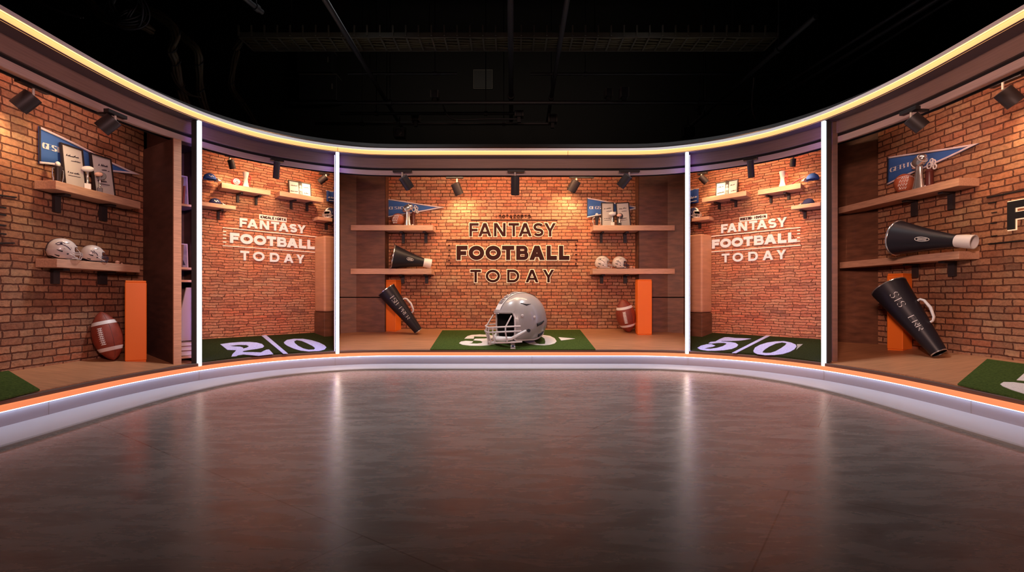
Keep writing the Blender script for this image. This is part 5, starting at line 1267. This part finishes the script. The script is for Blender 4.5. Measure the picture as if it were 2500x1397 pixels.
# ------------------------------------------------------------------ spot lamps and their light
def spot(name, loc, direction, energy, col, cone, blend=0.8, radius=0.03, parent=None):
    L = bpy.data.lights.new(name, 'SPOT'); L.energy = energy; L.color = col; L.spot_size = math.radians(cone); L.spot_blend = blend; L.shadow_soft_size = radius
    o = bpy.data.objects.new(name, L); COL.objects.link(o); o.location = loc
    o.rotation_euler = Vector(direction).to_track_quat('-Z', 'Y').to_euler()
    return o
def depth_on_curve(px, r):
    a = (px - 1250) / F; lo, hi = 0.0, TOTAL
    for _ in range(60):
        m = (lo + hi) / 2; p = coff(m, r)
        if p.x / p.y < a: lo = m
        else: hi = m
    p = coff(lo, r); n = cnor(lo); return p.y, n, lo
WARM = (1.0, 0.70, 0.37)
def track_lamp(bay, ad, stem, body, axis, length, width, near_wall, label, energy, lean=0.5, cone=120, vwall=0.42, two_stems=False):
    """ad = adaptor (x0, x1, ybottom); stem = (x, y0, y1); body = centre; axis = picture direction from the back to the lens"""
    if near_wall: d = bay.hit(body[0], HOR, vwall)[2]; n3 = Vector((bay.into.x, bay.into.y, 0)); t3 = Vector((bay.u.x, bay.u.y, 0))
    else:
        d, n, _ = depth_on_curve(body[0], 0.125); n3 = Vector((n.x, n.y, 0)); t3 = Vector((n.y, -n.x, 0))
    right = Vector((1, -(body[0] - 1250) / F, 0)).normalized(); away = Vector((-right.y, right.x, 0))
    C = at(body[0], body[1], d); k = d / F
    ax = (right * axis[0] + Vector((0, 0, -axis[1]))).normalized()
    dirv = (ax + away * lean * 0.25 + n3 * lean * 0.4).normalized()
    root = empty('spot_lamp', C, 0, label, 'lamp', 'black track spotlights')
    sp = span(body[0], d); L = length * k; R = width * k / 2 / (0.5 + sp / 2)
    M = dirv.to_track_quat('Z', 'Y').to_matrix().to_4x4()
    MB().lathe([(R * 0.55, -L / 2), (R * 0.98, -L / 2 + 0.004), (R, -L / 2 + 0.012), (R, L / 2), (R * 0.9, L / 2), (R * 0.84, L / 2 - 0.03), (R * 0.3, L / 2 - 0.035)], 36, M).build('housing', M_lamp, root, smooth=40)
    MB().lathe([(R * 0.1, 0), (R * 0.82, 0), (R * 0.82, 0.004), (R * 0.1, 0.006)], 28, M @ Matrix.Translation((0, 0, L / 2 - 0.028))).build('lens', M_lens, root, smooth=40)
    # adaptor box on its track, stem down to the housing
    zA = at(body[0], ad[2], d).z - C.z
    xa = (ad[0] + ad[1]) / 2; wA = (ad[1] - ad[0]) * k / (sp if not near_wall else 1)
    cA = at(xa, ad[2], d) - C; cA.z = 0
    rA = math.atan2(t3.y, t3.x)
    o = MB().box2((-wA / 2, -0.025, 0), (wA / 2, 0.025, 0.032)).build('adaptor', M_dark, root, bevel=0.003); o.location = (cA.x, cA.y, zA); o.rotation_euler = (0, 0, rA)
    s0 = at(stem[0], stem[1] - 2, d) - C; s1 = at(stem[0], stem[2], d) - C
    b = MB(); b.tube([(s0.x, s0.y, zA + 0.004), (s1.x, s1.y, s1.z - 0.015)], max(0.009, 2.2 * k), 10); b.build('stem', M_stem, root, smooth=60)
    b = MB()
    if near_wall: b.tube([(cA.x, cA.y, zA + 0.032), (cA.x, cA.y, H + 2.118 - C.z)], 0.014, 10)
    else:
        q = n3 * 0.17; b.box((cA.x + q.x / 2, cA.y + q.y / 2, zA + 0.022), (0.04, 0.17, 0.02), Matrix.Rotation(math.atan2(n3.y, n3.x) - PI / 2, 3, 'Z'))
    b.build('mounting_arm', M_dark, root)
    # the light itself, at the lens, thrown onto the wall
    lp = C + dirv * (L / 2 + 0.015)
    aim = (n3 * 0.8 + Vector((0, 0, -0.62)) + ax * 0.25).normalized()
    spot('spot_beam', lp, aim, energy, WARM, cone)
    return root
EA, EF = 30.0, 50.0
track_lamp(B3, (959, 1005.5, 421), (982, 422, 433), (992, 446), (0.56, 0.83), 33, 23, False, 'tilted spot lamp above the pennant and silver trophy of the centre bay', EF * 0.5, cone=100)
track_lamp(B3, (1089, 1131, 436), (1115.6, 436, 446), (1116, 461), (0.38, 0.92), 29, 22, True, 'short spot lamp between the pennant lamp and the upright lamp, centre bay', EA)
track_lamp(B3, (1239, 1281, 421), (1257.5, 421, 428), (1257.8, 453), (0.0, 1.0), 46, 20.5, False, 'upright spot lamp in the middle of the centre bay', EF, cone=115)
track_lamp(B3, (1390, 1450, 435), (1407, 435, 443), (1401, 454), (-0.5, 0.86), 29, 23, True, 'short spot lamp between the upright lamp and the signed frames, centre bay', EA)
track_lamp(B3, (1511.5, 1562, 421), (1536, 421, 433), (1524.5, 441.5), (-0.63, 0.78), 33, 22, False, 'tilted spot lamp above the signed frames of the centre bay', EF * 0.45, cone=100)
track_lamp(B2, (551, 573, 384), (561, 384, 391), (565.5, 401), (0.32, 0.95), 22, 16, True, 'tilted spot lamp above the red and white ball', EA * 0.42, vwall=0.34)
track_lamp(B2, (660, 693, 394), (674.5, 394, 398), (675, 415), (0.0, 1.0), 41, 15.5, False, 'upright spot lamp above the white lettering over the twenty-yard turf', EF * 0.8, cone=115)
track_lamp(B2, (780, 804, 427), (796, 427, 433), (788.5, 438), (-0.72, 0.70), 22, 16, True, 'tilted spot lamp above the double frame over the twenty-yard turf', EA * 0.42, vwall=0.34)
track_lamp(B4, (1703, 1727, 426), (1713, 426, 431), (1717, 438), (0.62, 0.78), 22, 16, True, 'tilted spot lamp above the double frame over the fifty-yard turf', EA * 0.42, vwall=0.34)
track_lamp(B4, (1815, 1850, 391), (1834.5, 390, 395), (1833, 412), (0.0, 1.0), 42, 16, False, 'upright spot lamp above the white lettering over the fifty-yard turf', EF * 0.8, cone=115)
track_lamp(B4, (1924, 1946, 384), (1937, 384, 391), (1936, 397), (-0.15, 0.98), 20, 14, True, 'small spot lamp above the white vase over the fifty-yard turf', EA * 0.42, vwall=0.34)
track_lamp(B1, (40, 122, 216), (81.6, 212, 231), (63.4, 248), (-0.55, 0.83), 46, 48, True, 'large spot lamp furthest from the bookcase on its brick wall', EA * 0.45, vwall=0.30)
track_lamp(B1, (247, 318, 283), (281.8, 277, 293), (264, 303), (-0.60, 0.80), 40, 42, False, 'large spot lamp above the signed frames beside the bookcase', EA * 0.45, vwall=0.30)
track_lamp(B5, (2190, 2252, 275), (2223.5, 272, 285), (2237.5, 299.5), (0.56, 0.83), 38, 40, False, 'large spot lamp above the pennant near the black letter F', EA * 0.45, vwall=0.34)
track_lamp(B5, (2420, 2497, 201), (2448, 198, 215), (2463, 237), (0.5, 0.86), 44, 47, True, 'large spot lamp directly above the black letter F', EA * 0.45, vwall=0.30)

def wash(name, loc, target, energy, col, sx, sy):
    L = bpy.data.lights.new(name, 'AREA'); L.energy = energy; L.color = col; L.shape = 'RECTANGLE'; L.size = sx; L.size_y = sy
    o = bpy.data.objects.new(name, L); COL.objects.link(o); o.location = loc
    o.rotation_euler = (Vector(target) - Vector(loc)).to_track_quat('-Z', 'Y').to_euler(); return o
WB_ = (1.0, 0.58, 0.33)
# added fill lights out of view under the lids, to brighten the bays
BE = 1.7
wash('bay_added_fill', (0, 7.50, H + 2.08), (0, 8.35, H + 0.3), 26 * BE, WB_, 2.6, 0.08)
wash('bay_added_fill', B2.w(B2.L / 2 - 0.05, 0.70, H + 2.08), B2.w(B2.L / 2 - 0.1, 0, H + 0.2), 15 * BE, WB_, 1.1, 0.08)
wash('bay_added_fill', B4.w(B4.L / 2 + 0.05, 0.70, H + 2.08), B4.w(B4.L / 2 + 0.1, 0, H + 0.2), 15 * BE, WB_, 1.1, 0.08)
wash('bay_added_fill', (-3.95, 4.5, H + 2.08), (-4.3, 4.5, H + 0.2), 4.2 * BE, (1.0, 0.55, 0.44), 1.8, 0.08)
wash('bay_added_fill', (4.0, 4.7, H + 2.08), (4.6, 4.7, H + 0.2), 6.5 * BE, (1.0, 0.56, 0.42), 1.8, 0.08)
# added fill spots, unseen behind the camera, aimed at the bays to brighten them
for (x, y, z), tgt, en, cone, colr in (((-1.2, -0.8, 2.7), (0, 8.3, H + 0.45), 480, 42, (1.0, 0.60, 0.49)), ((1.2, -0.8, 2.7), (0, 8.3, H + 0.45), 480, 42, (1.0, 0.60, 0.49)),
                                       ((0.6, -0.8, 2.7), (-3.25, 7.4, H - 0.05), 1800, 25, (1.0, 0.53, 0.40)), ((-0.6, -0.8, 2.7), (3.25, 7.4, H - 0.05), 1800, 25, (1.0, 0.53, 0.40)),
                                       ((1.0, -0.8, 2.7), (-4.2, 4.7, H + 0.4), 720, 38, (1.0, 0.56, 0.55)), ((-1.0, -0.8, 2.7), (4.4, 4.9, H + 0.3), 1250, 40, (1.0, 0.60, 0.50))):
    spot('added_fill_spot', (x, y, z), Vector(tgt) - Vector((x, y, z)), en, colr, cone, 0.9, 0.35)

# added spots at the header lip, to make bright pools before the posts
for s_, e_ in ((S_A, 60), (S_B, 230), (S_C, 260), (S_D, 90)):
    p = coff(s_, -0.05); q = coff(s_, -0.72)
    spot('added_pool_spot', (p.x, p.y, H + 1.985), (q.x - p.x, q.y - p.y, -(H + 1.985)), e_, (1.0, 0.78, 0.66), 26, 1.0, 0.03)

# ------------------------------------------------------------------ the dark ceiling space
def pipe(p, q, r, label, group='black lighting pipes', m=None):
    p = Vector(p); q = Vector(q); c = (p + q) / 2
    root = empty('lighting_pipe', c, 0, label, 'pipe', group)
    MB().tube([p - c, q - c], r, 14).build('tube', m or M_pipe, root, smooth=60)
    dirn = (q - p).normalized()
    for k in (0.2, 0.8):
        s = (p.lerp(q, k)) - c; MB().tube([s - dirn * 0.03, s + dirn * 0.03], r * 1.5, 14).build('clamp', M_pipe, root)
    for k in (0.2, 0.8):
        s = (p.lerp(q, k)) - c; MB().tube([s, (s.x, s.y, 7.2 - c.z)], 0.008, 6).build('hanger_rod', M_pipe, root)
ZP = 4.15
def hz(x0, x1, y, dz, r, label): 
    d = (ZP + dz - H) * F / (HOR - y); pipe(((x0 - 1250) / F * d, d, ZP + dz), ((x1 - 1250) / F * d, d, ZP + dz), r, label)
hz(770, 1345, 302, 0, 0.030, 'lowest horizontal pipe, just above the amber header')
hz(700, 1960, 251, -0.05, 0.032, 'long horizontal pipe crossing the whole centre, second above the header')
hz(830, 1275, 277, 0.05, 0.030, 'short horizontal pipe between the two lowest long pipes')
hz(850, 1115, 180, 0.40, 0.022, 'short pale-edged horizontal pipe above the trophy side of the centre bay')
hz(1295, 1965, 181, 0.40, 0.022, 'long pale-edged horizontal pipe above the framed side of the centre bay')
hz(1650, 1985, 253, 0.1, 0.026, 'horizontal pipe just above the bay with the fifty-yard turf')
def lg(x0, y0, x1, y1, dz, r, label):
    a = at(x0, y0, (ZP + dz - H) * F / (HOR - y0)); b = at(x1, y1, (ZP + dz - H) * F / (HOR - y1)); a = b + (a - b) * (1.5 if y0 < 0 else 1.0); pipe(a, b, r, label)
lg(788, -10, 982, 312, 0.20, 0.034, 'sloping pipe running back above the centre bay pennant with trophies')
lg(1246, -10, 1248, 296, 0.22, 0.040, 'straight vertical-looking pipe running back at the centre')
lg(1386, -10, 1336, 300, 0.21, 0.032, 'slightly sloping pipe beside the straight central pipe')
lg(1992, 40, 1682, 312, 0.20, 0.034, 'sloping pipe running back above the bay with the fifty-yard turf')
lg(2300, -8, 1850, 268, 0.10, 0.030, 'middle of three parallel pipes over the bay with the black letter F')
lg(2335, -8, 1905, 262, 0.16, 0.026, 'lowest of three parallel pipes over the bay with the black letter F')
lg(2255, -8, 1800, 280, 0.18, 0.026, 'topmost of three parallel pipes over the bay with the black letter F')
lg(590, -10, 640, 30, 0.3, 0.03, 'short pipe at the top edge beyond the cable coil')

# cable tray with its row of hooks
dN, dF_ = 7.23, 7.63; zt = H + (HOR - 92) / F * dN
tray = empty('cable_tray', (0, (dN + dF_) / 2, zt), 0, 'long olive ladder cable tray with a row of hooks across the top', 'cable tray')
X0, X1 = -3.85, 3.75
for y in (dN, dF_): MB().box2((X0, y - (dN + dF_) / 2 - 0.01, 0), (X1, y - (dN + dF_) / 2 + 0.01, 0.07)).build('side_rail', M_tray, tray)
b = MB(); n = 42
for i in range(n + 1):
    x = X0 + (X1 - X0) * i / n
    b.box2((x - 0.012, -(dF_ - dN) / 2, 0.0), (x + 0.012, (dF_ - dN) / 2, 0.012))
    MB().box2((x - 0.010, -(dF_ - dN) / 2 - 0.03, 0.02), (x + 0.010, -(dF_ - dN) / 2 - 0.012, 0.165)).build('hook', M_tray, tray)
b.build('rung_lattice', M_tray, tray)
b = MB()
for k in range(5): b.tube([(X0 + (X1 - X0) * i / 30, -0.14 + 0.07 * k, 0.035 + 0.012 * math.sin(i * 1.7 + k)) for i in range(31)], 0.018, 6)
b.build('cable_run', M_cable, tray, smooth=60)
for x in (-3.2, -1.2, 1.2, 3.2): MB().tube([(x, 0, 0.0), (x, 0, 7.2 - zt)], 0.008, 6).build('hanger_rod', M_pipe, tray)

# stage lights and boxes
def stage_light(x, y, d, w, label):
    C = at(x, y, d); root = empty('hanging_stage_light', C, 0, label, 'stage light', 'black stage lights'); s = w * d / F
    MB().box2((-s / 2, -s * 0.45, -s * 0.5), (s / 2, s * 0.45, s * 0.32)).build('housing', M_gear, root, bevel=s * 0.08, seg=3)
    b = MB(); b.tube([(-s * 0.56, 0, -s * 0.1), (-s * 0.56, 0, s * 0.42), (0, 0, s * 0.62), (s * 0.56, 0, s * 0.42), (s * 0.56, 0, -s * 0.1)], s * 0.045, 8); b.build('yoke', M_gear, root, smooth=60)
    MB().lathe([(s * 0.30, 0), (s * 0.32, -0.02), (s * 0.2, -0.03)], 20, Matrix.Translation((0, -s * 0.45, -s * 0.1)) @ Euler((PI / 2, 0, 0)).to_matrix().to_4x4() @ Matrix.Scale(-1, 4, (0, 0, 1))).build('lens', M_cableblk, root)
    MB().tube([(0, 0, s * 0.6), (0, 0, ZP + 0.12 - C.z if ZP + 0.12 > C.z + s * 0.62 else s * 0.8)], s * 0.06, 8).build('clamp', M_pipe, root)
    MB().box2((s * 0.10, -s * 0.46, -s * 0.42), (s * 0.2, -s * 0.455, -s * 0.38)).build('indicator', M_gearlight, root)
stage_light(976, 324, 9.45, 27, 'dark stage light at the end of the sloping pipe over the pennant')
stage_light(1679, 322, 9.45, 28, 'dark stage light hanging above the header at the fifty-yard turf post')
def drive_box(x, y, d, w, h, label):
    C = at(x, y, d); root = empty('pipe_mounted_box', C, 0, label, 'junction box', 'small boxes clamped on pipes'); s = w * d / F; t = h * d / F
    MB().box2((-s * 0.34, -0.08, -t / 2), (s * 0.34, 0.08, t / 2)).build('body', M_gear, root, bevel=0.006)
    for q in (-1, 1): MB().box2((q * s * 0.42 - s * 0.06, -0.085, -t / 2), (q * s * 0.42 + s * 0.06, 0.085, t / 2)).build('end_plate', M_gearlight, root, bevel=0.004)
    MB().box2((-0.03, -0.03, -t / 2 - 0.09), (0.03, 0.03, -t / 2)).build('clamp', M_pipe, root)
drive_box(1015, 288, 9.4, 20, 18, 'small box on the lowest pipe above the trophy shelf')
drive_box(1349, 291, 9.4, 22, 20, 'small box at the end of the lowest pipe')
drive_box(1062, 233, 8.4, 20, 18, 'small pale box on the long pipe above the centre sign')
drive_box(1485, 229, 8.4, 18, 18, 'smaller box of the pair on the long pipe')
drive_box(1523, 228, 8.4, 22, 22, 'larger box of the pair on the long pipe')
drive_box(1267, 280, 9.0, 22, 14, 'small box at the foot of the central pipe')
drive_box(1708, 258, 8.9, 20, 18, 'small box on the pipe above the fifty-yard turf post')
# access panel and EG plate on the rear wall
C = at(1179, 193, 12.17); root = empty('wall_hatch', (C.x, 12.195, C.z), 0, 'square dark grey hatch on the black rear wall', 'hatch')
MB().box2((-0.21, -0.03, -0.21), (0.21, 0.0, 0.21)).build('door', mat('hatch_grey', (0.05, 0.047, 0.045), 0.6), root, bevel=0.006)
b = MB()
for lo, hi in (((-.23, -.02, -.23), (.23, 0, -.212)), ((-.23, -.02, .212), (.23, 0, .23)), ((-.23, -.02, -.212), (-.212, 0, .212)), ((.212, -.02, -.212), (.23, 0, .212))): b.box2(lo, hi)
b.build('frame', M_gearlight, root)
C = at(774, 136, 12.17); root = empty('wall_plate', (C.x, 12.195, C.z), 0, 'small upright white EG plate on the black rear wall', 'sign')
MB().box2((-0.055, -0.012, -0.11), (0.055, 0, 0.11)).build('plate', M_gearlight, root)
recalc(quads_mesh(small_quads('E', -0.03, 0.03, 0.015, 0.09, 0.014) + small_quads('G', -0.03, 0.03, -0.09, -0.015, 0.014), -0.016, -0.0125).build('lettering', M_ink, root))
# rear wall cabinets seen faintly on the left
C = at(778, 215, 11.9)
for (x, y, w, h, lb) in ((778, 215, 92, 62, 'lower dark rack case on the rear wall'), (770, 150, 86, 56, 'dark rack case under the EG plate on the rear wall')):
    C = at(x, y, 11.9); k = 11.9 / F; root = empty('wall_mounted_case', (C.x, 12.195, C.z), 0, lb, 'equipment case', 'dark rack cases')
    MB().box2((-w * k / 2, -0.35, -h * k / 2), (w * k / 2, 0, h * k / 2 - 0.012)).build('body', M_gear, root, bevel=0.01)
    MB().box2((-w * k / 2, -0.36, h * k / 2 - 0.01), (w * k / 2, 0, h * k / 2 + 0.01)).build('top_edge', M_gearlight, root)
    MB().box2((w * k * 0.36, -0.365, -0.05), (w * k * 0.40, -0.352, 0.08)).build('handle', M_gearlight, root)

# cable bundles hanging at the upper left
def cable(name, pts, d, r, n, label, m, group=None, wob=0.06):
    P = [at(x, y, d + dd) for x, y, dd in pts]; c = sum(P, Vector()) / len(P); root = empty(name, c, 0, label, 'cable', group); rr = random.Random(len(label))
    Q = []
    for i in range(len(P) - 1):
        p0 = P[max(i - 1, 0)]; p1 = P[i]; p2 = P[i + 1]; p3 = P[min(i + 2, len(P) - 1)]
        for k in range(8):
            t = k / 8; Q.append(0.5 * ((2 * p1) + (p2 - p0) * t + (2 * p0 - 5 * p1 + 4 * p2 - p3) * t * t + (3 * p1 - p0 - 3 * p2 + p3) * t ** 3))
    Q.append(P[-1]); b = MB()
    for k in range(n):
        a = 2 * PI * k / max(n, 1); off = Vector((math.cos(a), 0.3 * math.sin(a), math.sin(a))) * (r * 1.5 if n > 1 else 0)
        b.tube([q - c + off + Vector((math.sin(i * 0.6 + k), 0, math.cos(i * 0.5 + 2 * k))) * r * wob * 4 for i, q in enumerate(Q)], r, 7)
    b.build('strands', m, root, smooth=60)
    if n > 2:
        b = MB()
        for i in range(4, len(Q) - 2, 9): b.tube([Q[i] - c + Vector((math.cos(t) * r * 2.9, math.sin(t) * r * 0.9, math.sin(t) * r * 2.9)) for t in [2 * PI * j / 12 for j in range(12)]], r * 0.35, 5, closed=True)
        b.build('cable_ties', M_cableblk, root)
GC = 'olive cable bundles in the ceiling'
cable('hanging_cable_bundle', [(205, -20, 0), (232, 22, 0), (262, 48, 0), (300, 58, 0), (345, 62, 0), (372, 76, .1)], 6.3, 0.022, 6, 'olive cable bundle sagging under the cable coil', M_cable, GC)
cable('hanging_cable_bundle', [(325, 20, 0.2), (372, 30, 0.2), (415, 58, 0.2), (428, 88, 0.2), (418, 122, 0.2), (428, 150, 0.3), (436, 200, 0.4), (462, 275, 0.6), (500, 350, 0.9)], 6.2, 0.024, 6, 'olive cable bundle bending down beside the coil', M_cable, GC)
cable('hanging_cable_bundle', [(440, 85, 0.3), (480, 122, 0.3), (486, 170, 0.4), (492, 235, 0.6), (530, 345, 0.9)], 6.4, 0.022, 5, 'short olive cable bundle dropping above the bookcase', M_cable, GC)
cable('hanging_cable_bundle', [(575, 120, 0.8), (592, 95, 0.8), (618, 84, 0.6)], 6.8, 0.022, 5, 'olive cable bundle joining the end of the cable tray', M_cable, GC)
cable('hanging_cable_bundle', [(578, 125, 0.8), (568, 170, 0.8), (566, 215, 0.9), (598, 262, 1.0), (640, 330, 1.3), (680, 390, 1.6)], 6.8, 0.020, 5, 'olive cable bundle hanging straight down from the cable tray end', M_cable, GC)
cable('hanging_cable', [(420, 178, 0), (436, 208, 0), (460, 230, 0), (486, 238, 0)], 6.5, 0.010, 2, 'pale loop of two thin cables above the bookcase post', M_tray, None)
cable('hanging_cable', [(1841, 190, 0), (1838, 225, 0), (1836, 262, 0), (1846, 296, 0)], 8.0, 0.012, 1, 'single pale cable hanging above the bay with the fifty-yard turf', M_gearlight, None)
cable('hanging_cable', [(1078, 250, 0), (1092, 280, 0), (1112, 291, 0), (1180, 291, 0), (1262, 290, 0)], 9.0, 0.016, 1, 'black cable drooping along the short lower pipe', M_cableblk, None)
cable('hanging_cable', [(90, 2, 0), (130, 22, 0), (172, 36, 0), (200, 44, 0)], 5.2, 0.008, 2, 'thin dark cables beyond the cable coil above the bookcase bay', M_cableblk, None)
C = at(298, 16, 5.9); root = empty('hanging_cable_coil', C, 0, 'large hanging coil of dark cable', 'cable')
b = MB(); rr = random.Random(2)
for k in range(9):
    R = 0.10 + 0.016 * k; ph = rr.uniform(0, 6)
    b.tube([(R * math.cos(t + ph) * 1.05, 0.05 * math.sin(2 * t + ph) + 0.01 * k, R * math.sin(t + ph)) for t in [2 * PI * i / 36 for i in range(36)]], 0.009, 6, closed=True)
b.build('loops', M_cableblk, root, smooth=60)
b = MB(); b.tube([(0, 0, 0.1), (0, 0, 7.2 - C.z)], 0.008, 6); b.build('hanger_rod', M_pipe, root)

# ------------------------------------------------------------------ world, added lights, camera
W = bpy.data.worlds.new('studio_dark'); SC.world = W; W.use_nodes = True
W.node_tree.nodes['Background'].inputs['Color'].default_value = (0.9, 0.75, 0.6, 1); W.node_tree.nodes['Background'].inputs['Strength'].default_value = 0.012
# added floods high out of view, to brighten the floor before the set
for x in (-1.8, 1.8):
    spot('added_floor_flood', (x, 6.0, 5.9), (x * 0.12, -0.3, -5.9), 1000, (0.90, 0.95, 1.0), 80, 1.0, 0.4)

# added dim area light behind the set, to lift the black rear wall
wash('added_rear_fill', (0, 9.95, 5.9), (0, 12.2, 4.6), 13, (1.0, 0.84, 0.68), 6.0, 0.2)

cam = bpy.data.cameras.new('camera'); co = bpy.data.objects.new('camera', cam); COL.objects.link(co)
co.location = (0, 0, H); co.rotation_euler = (PI / 2, 0, 0); cam.sensor_width = 36; cam.lens = 18.0
cam.shift_y = (HOR - 698.5) / 2500.0; cam.clip_start = 0.05; cam.clip_end = 100
SC.camera = co
SC.view_settings.view_transform = 'Standard'; SC.view_settings.look = 'None'; SC.view_settings.exposure = 0.0; SC.view_settings.gamma = 1.0
SC.view_settings.use_curve_mapping = False
SC.cycles.use_denoising = True
SC.cycles.max_bounces = 8; SC.cycles.sample_clamp_indirect = 6.0
SC.cycles.caustics_reflective = False; SC.cycles.caustics_refractive = False
